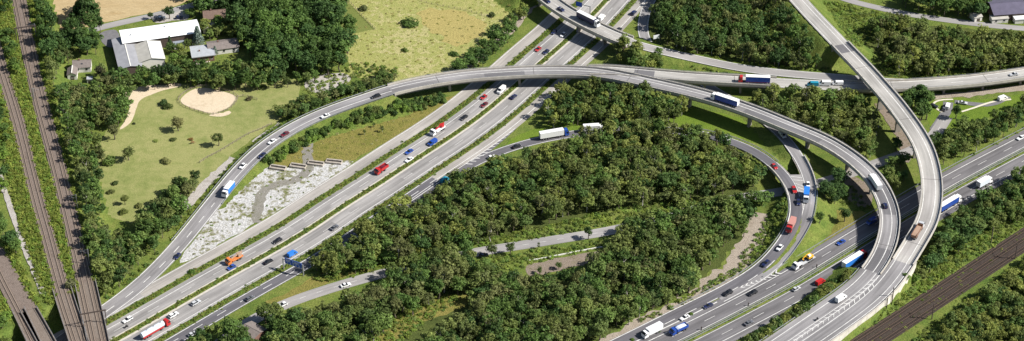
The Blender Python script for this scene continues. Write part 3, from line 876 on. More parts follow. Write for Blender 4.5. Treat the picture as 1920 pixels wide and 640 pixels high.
guard(E, -5.2, E_b1 + 1, E.s[-1], 'steel guard rail above the bush bank of the merging lane')
guard(LP, -3.3, LP.s_px(1300, 249), L_b0 - 1, 'steel guard rail on the wood side of the loop ramp')
guard(LP, 3.3, LP.s_px(1300, 249), L_b0 - 1, 'steel guard rail on the lawn side of the loop ramp')
guard(LP, -3.3, L_b1 + 1, LP.s_px(1270, 587), 'steel guard rail along the earth strip side of the loop ramp')
guard(K, 3.2, K_b1 + 1, K.s_px(1460, 490), 'steel guard rail on the outer side of the connector ramp')
guard(BM, 12.4, BM.s_px(1470, 545), BM.s[-1], 'steel guard rail along the upper edge of the asphalt motorway')

# resurfaced lengths and repair patches laid into the roads
PD = paving('repair_asphalt', (.15, .145, .15), .12, .15); PL = paving('pale_repair', (.36, .34, .32), .12, .15)
def patches(owner, path, spans, top):
    for k, (s0, s1, d0, d1, m) in enumerate(spans):
        slab('repair_patch', path, d0, d1, top + .003 + .0007 * k, .05, m, owner, s0=s0, s1=s1)
OB = bpy.data.objects
rp_ = random.Random(5)
for nm, d0, d1 in (('motorway', 2.2, 10.2), ('motorway.001', -11.6, -2.6)):
    sp_ = []
    for k in range(11):
        s0 = rp_.uniform(40, M.s[-1] - 60); a_ = rp_.uniform(d0, d1 - 3.4)
        sp_.append((s0, s0 + rp_.uniform(5, 26), a_, a_ + rp_.uniform(1.6, 3.3), rp_.choice((PL, PD, PL))))
    for q in sp_: pass
    patches(OB[nm], M, [(a, b, c_, d_, paving('concrete_patch%d' % k, tuple(v * f for v in (.285, .272, .26)), .15, .15)) for k, ((a, b, c_, d_, _m), f) in enumerate(zip(sp_, (.82, 1.14, .88, 1.1, .78, 1.12, .9, .85, 1.15, .8, 1.08)))], .12)
patches(OB['flyover'], E, [(E.s_px(905, 140), E.s_px(985, 136), -4.0, 1.0, PD), (E.s_px(1648, 350), E.s_px(1668, 405), -2.6, 3.0, PD), (E.s_px(1660, 470), E_b1 - .5, -3.6, 2.9, PD), (E.s_px(1400, 206), E.s_px(1540, 262), -3.9, .6, PD)], .12)
patches(OB['flyover.001'], F1, [(F1.s_px(1185, 137), F1.s_px(1222, 140), -3.6, 3.6, PD), (F1.s_px(1262, 144), F1.s_px(1268, 144), -3.6, 3.6, PD)], .15)
patches(OB['flyover.003'], G, [(G_b0 + 1, G_b0 + 9, -4.2, 4.2, PD), (G.s_px(1745, 330), G.s_px(1700, 482), -3.4, 1.4, PL)], .12)

# ------------------------------------------------------------------ railways
BALL = land('track_ballast', [(.15, .115, .095), (.20, .16, .135), (.12, .092, .075)], 0.1, 0.6, 2.5, 0.5, 0.3)
BALLD = land('old_ballast', [(.045, .034, .029), (.068, .053, .045), (.040, .038, .02)], 0.1, 0.5, 2.5, 0.6, 0.35)
RUST = plain('rusty_rail', (.13, .09, .07), .6, .2, var=.2, scale=2)
SHINE = plain('worn_rail', (.46, .36, .28), .45, .3, var=.1, scale=2)
SLEEP = plain('concrete_sleeper', (.17, .135, .11), .9, var=.2, scale=1.5)
SLEEPD = plain('timber_sleeper', (.055, .042, .033), .9, var=.25, scale=1.5)
def ballast(path, hw, mat, label, name='track_bed', s0=None, s1=None, top=.12):
    o = slab(name, path, -hw, hw, top, .7, mat, s0=s0, s1=s1)
    return tag(o, label, None, None, 'structure')
def track(path, off, bed, sleeper, rail, s0=0, s1=None, top=.12, label=None):
    s1 = path.s[-1] if s1 is None else s1
    t = empty('railway_track'); tag(t, label, 'railway track')
    for q in (-.72, .72):
        slab('rail', path, off + q - .1, off + q + .1, top + .34, .2, rail, t, s0=s0, s1=s1)
    m = MB()
    for s in np.arange(s0 + .4, s1, .7):
        p = path.at([s, s + .28], off - 1.25); r = path.at([s, s + .28], off + 1.25)
        zt, zb = top + .14, top - .05
        v = [p[0] + [0, 0, zt], p[1] + [0, 0, zt], r[1] + [0, 0, zt], r[0] + [0, 0, zt], p[0] + [0, 0, zb], p[1] + [0, 0, zb], r[1] + [0, 0, zb], r[0] + [0, 0, zb]]
        m.add(v, [(0, 1, 2, 3), (0, 4, 5, 1), (1, 5, 6, 2), (2, 6, 7, 3), (3, 7, 4, 0)])
    o = m.build('sleepers', sleeper, t); o['kind'] = 'stuff'
sa, sb, sc, sd = RA.s_px(150, 533), RB.s_px(114, 540), RC.s_px(34, 583), RD.s_px(54, 583)
ballast(RA, 3.8, BALL, 'grey ballast bed of the double track beside the woods', s1=sa)
ballast(RB, 3.4, BALL, 'brown ballast bed of the double track between the hedges', s1=sb)
ballast(RC, 2.6, BALL, 'ballast bed of the track in the lower corner', s1=sc)
ballast(RD, 3.9, BALL, 'wide bare ballast beside the corner track', s1=sd, top=.10)
ballast(RR, 5.9, BALLD, 'dark weedy ballast bed of the old sidings below the ramp')
track(RA, 2.0, None, SLEEP, SHINE, label='track of the double line nearest the woods')
track(RA, -2.0, None, SLEEP, SHINE, label='track of the woodside double line nearer the hedge')
track(RB, 1.75, None, SLEEP, SHINE, label='track of the hedged line nearer the bramble strip')
track(RB, -1.75, None, SLEEP, SHINE, label='track of the hedged line nearer the gravel walkway')
track(RC, 0, None, SLEEP, SHINE, label='single track in the lower corner crossing its own bridge')
for q, nm in ((4.2, 'old dark siding track nearest the retaining wall'), (0.2, 'old dark siding track in the middle of three'), (-4.0, 'old dark siding track with catenary masts beside the trees')):
    track(RR, q, None, SLEEPD, RUST, label=nm)
# rail bridges over the motorway
BRW = plain('weathered_girder', (.20, .165, .135), .8, .1, var=.25, scale=.6)
BDECK = land('bridge_ballast', [(.17, .135, .11), (.22, .185, .155)], 0.1, 0.6, 2.5, 0.4, 0.25)
def rail_bridge(path, s0, hw, label, walk=True):
    b = empty('rail_bridge'); tag(b, label, 'bridge')
    s1 = path.s[-1]
    slab('deck', path, -hw, hw, .12, .45, BDECK, b, s0=s0, s1=s1)
    slab('girder', path, -hw + .3, hw - .3, -.34, .9, BRW, b, s0=s0, s1=s1)
    for e in (-1, 1):
        q = slab('parapet', path, *((hw - .3, hw + .05) if e > 0 else (-hw - .05, -hw + .3)), .95, 1.6, BRW, b, s0=s0, s1=s1)
        m = MB()
        for s in np.arange(s0 + .5, s1, 3.0):
            p = path.at(s, e * (hw - .1))[0]
            m.box(p[0] - .06, p[0] + .06, p[1] - .06, p[1] + .06, p[2] + .9, p[2] + 1.7)
        m.build('railing_posts', STEEL, q)['kind'] = 'stuff'
        slab('handrail', path, e * (hw - .1) - .06, e * (hw - .1) + .06, 1.75, .1, STEEL, q, s0=s0, s1=s1)
    p = path.at(s0 + .6)[0]; i = path.near(p[:2])[1]
    o = MB().box(-1.2, 1.2, -hw, hw, -6.2, -.4).build('abutment', UNDER, b)
    mi = M.near(p[:2])[1]
    o.location = tuple(p); o.rotation_euler = (0, 0, math.atan2(path.tan[i][1], path.tan[i][0]))
    return b
rail_bridge(RA, sa, 4.5, 'rail bridge with the double woodside tracks over the motorway')
rail_bridge(RB, sb, 4.0, 'rail bridge with the hedged double tracks over the motorway')
rail_bridge(RC, sc, 2.7, 'narrow rail bridge in the lower corner')
rail_bridge(RD, sd, 3.6, 'wide trackless bridge beside the corner rail bridge')

# ------------------------------------------------------------------ vegetation
for a_, b_, s_, lb in ((10.4, 13.9, M.s_px(190, 620), 'olive grass verge above the motorway'), (-14.9, -11.8, 0, 'olive grass verge between motorway and slip road'), (-1.4, 1.4, 0, 'green strip of the motorway median')):
    o = slab('verge', M, a_, b_, .07, .4, MATS['grass_land'], s0=s_); tag(o, lb, None, None, 'structure')
o = slab('verge', BM, -1.5, 1.5, .07, .4, MATS['grass_land']); tag(o, 'green strip of the asphalt motorway median', None, None, 'structure')
LEAF_O, LEAF_S = leafmat('leaf', True), leafmat('leaf_mass', False)
BARK = plain('bark', (.13, .105, .08), .95, var=.3, scale=2)
BIRCHB = plain('birch_bark', (.46, .43, .38), .9, var=.3, scale=1.5)

def clump_quads(r, centres, radii, per, leaf, flat=0.0, spread=0.6, keep=None):
    """leaf-sized quads scattered over the skin of many small clumps"""
    out, tint = [], []
    for c, cr in zip(centres, radii):
        d = r.normal(size=(per, 3)); d /= np.linalg.norm(d, axis=1)[:, None]
        d[:, 2] = np.abs(d[:, 2]) * .95 - .28 + .0 * d[:, 2]
        d /= np.linalg.norm(d, axis=1)[:, None]
        p = c + d * cr * r.uniform(.62, 1.12, (per, 1))
        nrm = d + r.normal(0, spread, (per, 3)); nrm[:, 2] += .3
        nrm /= np.linalg.norm(nrm, axis=1)[:, None]
        a = np.cross(nrm, r.normal(size=(per, 3))); a /= np.linalg.norm(a, axis=1)[:, None]
        b = np.cross(nrm, a)
        l = leaf * r.uniform(.65, 1.3, (per, 1))
        a, b = a * l, b * l * r.uniform(.55, .9, (per, 1))
        q = np.stack([p - a - b * .4, p + a * .25 - b, p + a + b * .4, p - a * .25 + b], 1)
        out.append(q.reshape(-1, 3))
        tint.append(np.clip(r.normal(1, .13, per), .6, 1.5) * r.uniform(.82, 1.2))
    return np.concatenate(out), np.concatenate(tint)

def crown_geo(seed, kind, low=False):
    """unit crown: radius about 1, height 0..1 (stretched when placed)"""
    r = np.random.default_rng(seed)
    if kind == 'broad':
        n, per, leaf = (24, 26, .115) if low else (38, 34, .092)
        d = r.normal(size=(n, 3)); d /= np.linalg.norm(d, axis=1)[:, None]
        rad = r.uniform(.35, .86, (n, 1)) * r.uniform(.9, 1.08, (n, 1))
        c = d * rad
        c[:, 0] *= r.uniform(.85, 1.15); c[:, 1] *= r.uniform(.85, 1.15)
        c[:, 2] = .5 + c[:, 2] * .48
        cr = r.uniform(.20, .36, n)
    elif kind == 'birch':
        n, per, leaf = (26, 20, .11) if low else (40, 24, .088)
        t = r.uniform(0, 1, n)
        w_ = .2 + .75 * np.sin(np.pi * (.12 + .8 * t)) ** .8
        a = r.uniform(0, 6.283, n)
        c = np.stack([np.cos(a) * w_ * r.uniform(.3, .95, n), np.sin(a) * w_ * r.uniform(.3, .95, n), .08 + .86 * t], 1)
        cr = r.uniform(.17, .30, n)
    elif kind == 'poplar':
        n, per, leaf = 60, 20, .16
        t = np.linspace(.04, .95, n); a = r.uniform(0, 6.283, n)
        w_ = .55 * np.sin(np.pi * (.18 + .75 * t)) ** .7
        c = np.stack([np.cos(a) * w_ * .8, np.sin(a) * w_ * .8, t], 1); cr = r.uniform(.3, .45, n)
    elif kind == 'spruce':
        n, per, leaf = 90, 16, .10
        t = np.linspace(.02, .97, n) ** .85; a = np.arange(n) * 2.4 + r.uniform(0, .6, n)
        w_ = (1 - t) * .86 + .04
        c = np.stack([np.cos(a) * w_ * .8, np.sin(a) * w_ * .8, t], 1); cr = .13 + .2 * (1 - t)
    else:                                    # shrub
        n, per, leaf = (10, 18, .19) if low else (20, 30, .125)
        a = r.uniform(0, 6.283, n); w_ = r.uniform(.05, .72, n)
        c = np.stack([np.cos(a) * w_, np.sin(a) * w_, r.uniform(.18, .68, n) * (1.1 - w_ * .6)], 1); cr = r.uniform(.28, .45, n)
    ratio = {'broad': 2.15, 'birch': 2.3, 'poplar': 7.5, 'spruce': 2.9, 'shrub': 1.05}[kind]
    c = c * [1, 1, ratio]
    q, t = clump_quads(r, c, cr, per, leaf, spread=.5)
    q[:, 2] /= ratio
    if kind != 'poplar': q[:, 2] = np.maximum(q[:, 2], -.05)
    return q, t

def trunk_geo(seed, kind):
    r = np.random.default_rng(seed + 99)
    m = MB()
    top = .78 if kind in ('birch', 'spruce', 'poplar') else .62
    sway = r.normal(0, .035, (4, 2))
    base = .030 if kind == 'broad' else .021
    pts = [(0, 0, -.03), (sway[0, 0], sway[0, 1], top * .35), (sway[1, 0], sway[1, 1], top * .7), (sway[2, 0], sway[2, 1], top)]
    m.tube(pts, [base * 1.25, base, base * .7, base * .3], 6)
    for k in range(4):
        a = k * 1.7 + r.uniform(0, .8); z0 = top * r.uniform(.45, .8)
        l = r.uniform(.14, .24)
        m.tube([(sway[1, 0] * .7, sway[1, 1] * .7, z0), (math.cos(a) * l * .6, math.sin(a) * l * .6, z0 + l * .55), (math.cos(a) * l, math.sin(a) * l, z0 + l * 1.1)], [base * .5, base * .35, base * .12], 4)
    return m

CROWNS, TRUNKS, LOWS = {}, {}, {}
for kd, nv in (('broad', 7), ('birch', 6), ('poplar', 2), ('spruce', 2), ('shrub', 5)):
    for v in range(nv):
        q, t = crown_geo(100 + 17 * v + len(kd), kd)
        CROWNS[kd, v] = quads_mesh('crown', q, LEAF_O, t)
        LOWS[kd, v] = crown_geo(500 + 13 * v + len(kd), kd, True) if kd in ('broad', 'birch', 'shrub') else (q, t)
        TRUNKS[kd, v] = trunk_geo(v, kd).mesh('trunk', BIRCHB if kd == 'birch' else BARK)
NV = {'broad': 7, 'birch': 6, 'poplar': 2, 'spruce': 2, 'shrub': 5}
NAMES = {'broad': 'broadleaf_tree', 'birch': 'birch_tree', 'poplar': 'poplar_tree', 'spruce': 'spruce_tree', 'shrub': 'shrub'}
DK, MD, OL, YE, BR, BT = (.055, .105, .032), (.095, .160, .040), (.150, .185, .055), (.205, .235, .06), (.140, .155, .060), (.15, .235, .044)
LIFT = np.array((1.22, 1.20, 1.10))
def mixcol(r, pal):
    a, b = pal[r.integers(len(pal))], pal[r.integers(len(pal))]
    t = r.uniform(0, 1)
    return np.clip((np.array(a) * t + np.array(b) * (1 - t)) * r.uniform(.76, 1.34), 0.008, .4)

def plant(kind, pos, R, H, col, label, group, v=None, rz=None, base=.30, cat=None):
    """a tree or shrub of its own: Empty at the foot, trunk and crown as parts; R crown radius, H total height"""
    r = random
    v = r.randrange(NV[kind]) if v is None else v
    o = empty(NAMES[kind], tuple(pos), r.uniform(0, 6.283) if rz is None else rz)
    tag(o, label, cat or ('shrub' if kind == 'shrub' else 'tree'), group)
    if kind == 'shrub':
        c = link('foliage', CROWNS[kind, v], o); c.scale = (R, R, H)
    else:
        b = base * H if kind in ('broad', 'birch') else .06 * H
        c = link('crown', CROWNS[kind, v], o); c.location = (0, 0, b); c.scale = (R, R, H - b)
        t = link('trunk', TRUNKS[kind, v], o); t.scale = (H, H, H)
    c.color = (*(np.asarray(col) * LIFT), 1)
    return o

# keep-out strips: (path, right offset, left offset)
KEEP = [(M, -22.5, 21.5), (BM, -13, 13), (E, -6.2, 6.2), (F1, -6, 6), (T, -6, 6), (G, -6.4, 6.6), (LP, -4.4, 4.4), (K, -4.4, 4.4), (S, -2.9, 3.6), (UP, -3, 3), (LANE, -3.4, 3.4),
        (RA, -4.3, 4.6), (RB, -4.0, 4.0), (RC, -4, 7), (RD, -4.6, 4.6), (RR, -6.6, 6.6)]
def clear_of_roads(pts, margin=0.0, skip=()):
    ok_ = np.ones(len(pts), bool)
    for path, lo, hi in KEEP:
        if path in skip: continue
        lat_, over_, _ = signed(path, pts)
        ok_ &= ~((lat_ > lo - margin) & (lat_ < hi + margin) & (over_ < 1))
    return ok_

def scatter(poly, spacing, up, seed, margin=0.0, jit=.42, holes=(), skip=()):
    """ground points, roughly `spacing` apart, whose point `up` metres above ground falls in the surveyed outline"""
    r = np.random.default_rng(seed)
    px = np.array(poly, float)
    cs = np.array([P(x, y, z) for x, y in px for z in (0, 12)])
    lo, hi = cs[:, :2].min(0) - 6, cs[:, :2].max(0) + 6
    xs, ys = np.arange(lo[0], hi[0], spacing), np.arange(lo[1], hi[1], spacing * .87)
    X, Y = np.meshgrid(xs, ys, indexing='ij')
    X = X + (np.arange(len(ys)) % 2) * spacing * .5
    p = np.stack([X.ravel(), Y.ravel()], 1)
    p += r.uniform(-jit, jit, p.shape) * spacing
    z = hz(p)
    q = proj(np.c_[p, z + up])
    k = in_poly(q, poly)
    for h in holes: k &= ~in_poly(q, h)
    p, z = p[k], z[k]
    if len(p):
        k = clear_of_roads(p, margin, skip)
        p, z = p[k], z[k]
    return np.c_[p, z]

POOL = []          # every woodland tree: (kind, pos, R, H, colour, region index)
REG = []
MARKS = [(640, 480, 'near the sign gantry'), (560, 600, 'left of the clearing'), (800, 470, 'over the hidden stretch of street'), (780, 600, 'beside the grassy clearing'), (760, 400, 'along the slip road'),
         (900, 330, 'near the gore'), (1040, 290, 'near the blue cab lorry'), (1180, 260, 'along the upper edge'), (1340, 290, 'near the loop bend'), (1100, 340, 'in the middle'), (960, 400, 'above the open street'), (1250, 360, 'towards the loop'),
         (1040, 530, 'below the bare brown bank'), (1200, 460, 'right of the brown bank'), (1340, 430, 'near the earth strip top'), (1280, 540, 'along the earth strip'), (1130, 590, 'near the white lorry'), (930, 600, 'at the bottom edge'), (1000, 650, 'at the bottom edge'), (680, 640, 'at the bottom edge'),
         (500, 40, 'behind the long grey roof'), (560, 30, 'in its upper part'), (640, 60, 'at the meadow edge'), (520, 110, 'at the pasture side'), (600, 110, 'at its lower tip'),
         (110, 60, 'by the portal'), (160, 200, 'below the small white house'), (150, 300, 'beside the tracks'), (220, 200, 'by the sandy track'), (185, 400, 'near the lower bushes'), (230, 490, 'near the motorway'), (290, 430, 'beside the ramp foot'), (340, 370, 'beside the gravel track'),
         (1280, 20, 'at its left end'), (1380, 60, 'in the middle part'), (1400, 10, 'at the top edge'), (1500, 80, 'beside the tall ramp'), (1620, 60, 'beside the tall ramp'), (1720, 80, 'left of centre'), (1800, 90, 'above the viaduct bend'), (1890, 90, 'at the frame edge'),
         (1450, 185, 'behind the blue lorries'), (1540, 200, 'in the middle'), (1620, 230, 'at the tall flyover'), (1560, 250, 'along the curved flyover'), (1780, 270, 'below the car park drive'), (1850, 240, 'behind the motorway car'), (1900, 210, 'at the frame edge'),
         (1760, 460, 'beside the retaining wall end'), (1830, 400, 'beside the half hidden lorry'), (1900, 350, 'at the frame edge'), (1760, 620, 'at the bottom edge'), (1840, 590, 'near the dark mast'), (1900, 560, 'at the frame edge'),
         (1040, 190, 'at the motorway side'), (1120, 180, 'below the flyover fork'), (1200, 190, 'in the middle'), (1260, 200, 'near the lawn wedge')]
def wood(poly, label, group, spacing=5.0, mix=(('broad', .7), ('birch', .3)), R=(2.6, 4.2), H=(8, 12), pal=(DK, MD, OL), margin=1.2, holes=(), solo=False):
    ri = len(REG); REG.append((label, group, solo))
    r = np.random.default_rng(1000 + ri)
    pts = scatter(poly, spacing, sum(H) / 2 * .62, 300 + ri, margin, holes=holes)
    for p in pts:
        u, kd = r.uniform(), mix[-1][0]
        for k_, f in mix:
            if u < f: kd = k_; break
            u -= f
        h = r.uniform(*H); rad = r.uniform(*R) * (.98 if kd == 'birch' else 1)
        u = r.uniform()
        if u < .16: h *= 1.16; rad *= 1.34
        elif u > .8: h *= .84; rad *= .8
        POOL.append((kd, p, rad, h, mixcol(r, pal), ri))

MIXW = (('broad', .62), ('birch', .38))
wood([(585, 462), (640, 428), (700, 398), (760, 372), (820, 344), (870, 322), (930, 304), (1000, 285), (1060, 268), (1090, 252), (1150, 238), (1260, 237), (1338, 252), (1392, 286), (1428, 318), (1440, 350),
      (1430, 378), (1380, 366), (1310, 378), (1250, 368), (1190, 378), (1140, 384), (1080, 398), (1020, 416), (960, 428), (905, 446), (880, 462), (800, 480), (720, 496), (650, 508), (610, 506), (580, 486)],
     '{c} {k} in the loop wood', 'trees of the wood inside the loop ramp', 4.8, MIXW, (2.4, 4.3), (6.0, 10.5), (DK, MD, OL, OL, BR, YE, MD), .3, holes=[[(920, 442), (1000, 410), (1090, 386), (1180, 372), (1300, 366), (1310, 395), (1180, 412), (1130, 432), (1000, 452)]])
wood([(500, 660), (540, 612), (600, 580), (660, 556), (740, 520), (800, 500), (860, 490), (905, 486), (935, 500), (985, 520), (1060, 508), (1120, 486), (1150, 448), (1200, 426), (1290, 402), (1380, 385), (1412, 395), (1394, 428), (1352, 462), (1328, 490),
      (1294, 530), (1250, 556), (1200, 588), (1150, 608), (1115, 640), (1090, 690), (800, 740), (500, 740)],
     '{c} {k} in the lower wood', 'trees of the wood below the local street', 4.9, (('broad', .82), ('birch', .18)), (2.8, 4.4), (7.5, 11.5), (DK, MD, MD, OL, MD, OL, BR), .1,
     holes=[[(670, 668), (720, 604), (785, 566), (850, 536), (890, 540), (885, 580), (820, 618), (770, 650), (730, 690)]])
wood([(330, 690), (355, 640), (400, 602), (450, 592), (520, 580), (560, 590), (545, 625), (520, 650), (500, 690)], '{c} {k} round the grey roof by the slip road', 'trees round the grey roof by the slip road', 5.6,
     (('broad', 1),), (3.2, 4.4), (8, 11), (DK, MD, MD, OL), .4, holes=[[(440, 625), (445, 600), (500, 600), (505, 632), (470, 645)]])
wood([(1012, 205), (1030, 175), (1055, 152), (1090, 142), (1120, 146), (1170, 158), (1220, 156), (1262, 166), (1284, 188), (1278, 212), (1200, 220), (1100, 224), (1030, 222)],
     '{c} {k} on the island below the forked flyover', 'trees on the island below the forked flyover', 4.6, (('broad', .5), ('birch', .5)), (2.4, 3.6), (8, 11), (MD, OL, YE, OL, DK, MD), .4)
wood([(1150, 108), (1158, 82), (1185, 66), (1220, 66), (1242, 84), (1248, 104), (1235, 124), (1190, 124)], '{c} {k} at the end of the upper flyover', 'trees at the end of the upper flyover', 4.4,
     (('broad', .7), ('birch', .3)), (2.6, 3.6), (7, 9.5), (OL, YE, MD), .0)
wood([(1204, 40), (1212, 0), (1230, -50), (1420, -50), (1472, 0), (1500, 40), (1530, 80), (1545, 112), (1530, 122), (1470, 112), (1400, 102), (1320, 88), (1255, 74), (1225, 62)],
     '{c} {k} in the wood above the access road', 'trees of the wood above the access road', 4.9, (('broad', .75), ('birch', .25)), (2.4, 3.8), (8, 11.5), (DK, MD, MD, OL, BR, DK), .6)
wood([(1632, 44), (1650, 30), (1690, 32), (1760, 52), (1850, 62), (1980, 66), (1980, 112), (1900, 118), (1830, 124), (1760, 130), (1690, 128), (1672, 118), (1648, 84)],
     '{c} {k} in the birch wood above the viaduct', 'trees of the birch wood above the viaduct', 4.7, (('broad', .5), ('birch', .5)), (2.6, 3.8), (7, 10), (OL, OL, BR, MD, YE), .6)
wood([(1400, 190), (1430, 172), (1470, 158), (1520, 166), (1580, 168), (1618, 178), (1650, 215), (1656, 262), (1640, 288), (1610, 274), (1560, 246), (1500, 222), (1440, 204)],
     '{c} {k} between the fork and the tall flyover', 'trees between the fork and the tall flyover', 4.7, (('broad', .5), ('birch', .5)), (2.6, 3.8), (7, 10), (OL, BR, YE, MD, OL), .2)
wood([(1668, 150), (1690, 146), (1722, 152), (1738, 180), (1740, 210), (1725, 222), (1700, 190)], '{c} {k} beside the tall flyover near the garden', 'trees beside the tall flyover near the garden', 4.6, (('broad', 1),), (2.6, 3.8), (8, 11), (DK, MD), .0)
wood([(1755, 300), (1750, 262), (1775, 238), (1830, 228), (1880, 205), (1920, 186), (1985, 160), (1985, 196), (1920, 228), (1850, 262), (1800, 290), (1775, 306)],
     '{c} {k} between the garden and the motorway', 'trees between the garden and the motorway', 4.6, (('broad', .8), ('birch', .2)), (2.4, 3.6), (7, 10), (DK, MD, MD, OL), .4)
wood([(1728, 492), (1740, 446), (1785, 405), (1835, 372), (1880, 345), (1930, 322), (1990, 290), (1990, 372), (1920, 400), (1860, 420), (1810, 458), (1760, 490), (1725, 512)],
     '{c} {k} between the motorway and the sidings', 'trees between the motorway and the sidings', 4.4, (('broad', 1),), (2.4, 3.6), (6, 8.5), (DK, DK, MD, OL), .6)
wood([(1640, 710), (1720, 640), (1790, 590), (1850, 548), (1920, 500), (1990, 455), (1990, 700), (1900, 740), (1640, 740)],
     '{c} {k} below the old sidings', 'trees below the old sidings', 4.2, (('broad', 1),), (2.3, 3.6), (5, 8), (MD, OL, YE, DK, YE), 1.5)
wood([(80, 80), (72, 30), (62, -60), (84, -60), (92, 20), (110, 60), (140, 20), (150, -10), (180, 0), (192, 40), (182, 82), (165, 88), (120, 92), (95, 104)],
     '{c} {k} beside the rails and the stubble field', 'trees beside the rails and the stubble field', 5.0, (('broad', 1),), (2.6, 4.0), (8, 12), (DK, DK, MD), .2)
wood([(84, 105), (118, 88), (132, 100), (122, 132), (118, 150), (150, 150), (180, 130), (198, 118), (215, 135), (240, 140), (262, 150), (240, 166), (238, 190), (236, 215), (205, 232), (185, 250), (196, 280), (186, 340), (192, 400), (205, 440),
      (225, 440), (262, 410), (300, 372), (330, 356), (345, 330), (372, 330), (365, 352), (330, 392), (300, 430), (262, 470), (232, 500), (205, 530), (190, 542), (170, 470), (160, 400), (140, 300), (120, 240), (108, 180)],
     '{c} {k} in the belt between rails and pasture', 'trees of the belt between rails and pasture', 4.9, (('broad', .8), ('birch', .2)), (2.5, 3.9), (7, 10.5), (DK, MD, MD, OL, BR), .3,
     holes=[[(112, 105), (178, 98), (186, 138), (172, 160), (112, 160)], [(170, 235), (210, 232), (196, 275), (186, 262)]])
wood([(240, 140), (262, 132), (300, 128), (335, 110), (350, 118), (420, 116), (470, 116), (520, 130), (560, 128), (600, 118), (596, 140), (560, 148), (500, 156), (440, 158), (370, 154), (330, 152), (262, 152)],
     '{c} {k} along the farm side of the pasture', 'trees along the farm side of the pasture', 5.0, (('broad', 1),), (2.6, 3.8), (7, 10), (DK, MD, MD, OL), .0)
wood([(462, 110), (448, 60), (440, 20), (436, -50), (660, -50), (652, 20), (664, 62), (664, 96), (640, 112), (600, 122), (540, 124)],
     '{c} {k} in the dark grove beside the farm', 'trees of the dark grove beside the farm', 6.0, (('broad', 1),), (3.6, 5.2), (11, 15), (DK, DK, MD, MD), .0)
wood([(384, 62), (372, 44), (395, 36), (430, 40), (452, 46), (455, 66), (430, 62), (402, 66)], '{c} {k} among the farm houses', 'trees among the farm houses', 5.0, (('broad', 1),), (2.4, 3.4), (6, 8), (MD, OL, YE), .0)
wood([(350, 10), (348, -40), (440, -40), (440, 12), (400, 14)], '{c} {k} behind the brown farmhouse', 'trees behind the brown farmhouse', 5.4, (('broad', 1),), (3.0, 4.2), (8, 11), (DK, DK, MD), .0)
wood([(322, 118), (330, 88), (345, 84), (352, 104), (365, 112), (352, 126), (335, 140)], '{c} {k} between the barns and the flat roof', 'trees between the barns and the flat roof', 4.6, (('broad', 1),), (2.4, 3.4), (6, 8.5), (YE, BT, OL, MD), .0)
wood([(848, 128), (868, 106), (895, 88), (912, 68), (935, 48), (955, 36), (974, 40), (968, 62), (930, 88), (905, 112), (876, 132)], '{c} {k} in the row beside the dry meadow', 'trees in the row beside the dry meadow', 4.6, (('broad', 1),), (2.6, 3.6), (6, 8.5), (DK, MD, MD), .0)
wood([(955, 30), (980, 0), (1000, -40), (1020, -40), (1010, -10), (990, 20), (968, 42)], '{c} {k} by the start of the upper flyover', 'trees by the start of the upper flyover', 4.6, (('broad', 1),), (2.2, 3.2), (5, 7), (OL, YE, MD), .0)
wood([(520, 205), (545, 190), (572, 178), (600, 172), (640, 164), (690, 148), (720, 128), (745, 130), (748, 148), (720, 160), (680, 172), (620, 190), (560, 212), (530, 218)],
     '{c} {k} in the scrub above the climbing ramp', 'trees in the scrub above the climbing ramp', 4.2, (('broad', .8), ('birch', .2)), (1.8, 2.8), (4, 6.5), (DK, MD, OL, BR), .0)
wood([(1690, 8), (1700, -40), (1850, -40), (1852, 20), (1838, 32), (1812, 22), (1770, 14), (1720, 14)], '{c} {k} beside the dark roofed sheds', 'trees beside the dark roofed sheds', 5.2, (('broad', 1),), (2.6, 3.8), (8, 11), (DK, DK, MD), .2)
wood([(1535, 350), (1552, 328), (1580, 330), (1592, 352), (1580, 372), (1550, 378)], '{c} {k} under the flyover by the grass wedge', 'trees under the flyover by the grass wedge', 4.4, (('broad', 1),), (2.6, 3.6), (6, 8), (DK, DK, MD), .0)
wood([(1655, 300), (1680, 262), (1700, 270), (1700, 320), (1682, 350), (1660, 330)], '{c} {k} under the tall flyover', 'trees under the tall flyover', 4.8, (('broad', 1),), (2.2, 3.2), (5, 7.5), (DK, MD, OL), .0)
wood([(-60, -60), (10, -60), (20, 14), (22, 60), (34, 100), (36, 140), (28, 150), (10, 110), (-60, 60)], '{c} {k} between the two railway lines', 'trees between the two railway lines', 5.2,
     (('broad', 1),), (2.2, 3.4), (5, 8), (MD, DK, BT, MD), .0, holes=[[(-10, 20), (24, 16), (30, 56), (-10, 60)]])
wood([(-60, 110), (-8, 120), (0, 170), (12, 240), (14, 300), (10, 360), (-60, 300)], '{c} {k} in the hedge left of the gravel walkway', 'trees in the hedge by the gravel walkway', 4.8,
     (('broad', 1),), (2.0, 3.0), (4.5, 7), (MD, DK, MD, BT), .0)
wood([(-60, 400), (-10, 400), (24, 440), (32, 470), (8, 470), (-20, 450), (-60, 460)], '{c} {k} above the corner track', 'trees above the corner track', 4.8, (('broad', 1),), (2.4, 3.4), (6, 8), (DK, MD), .0)
wood([(-60, 590), (-10, 570), (10, 585), (22, 620), (30, 680), (-60, 700)], '{c} {k} left of the corner track', 'trees left of the corner track', 4.8, (('broad', 1),), (2.2, 3.2), (5, 7), (MD, BT, OL), .0)

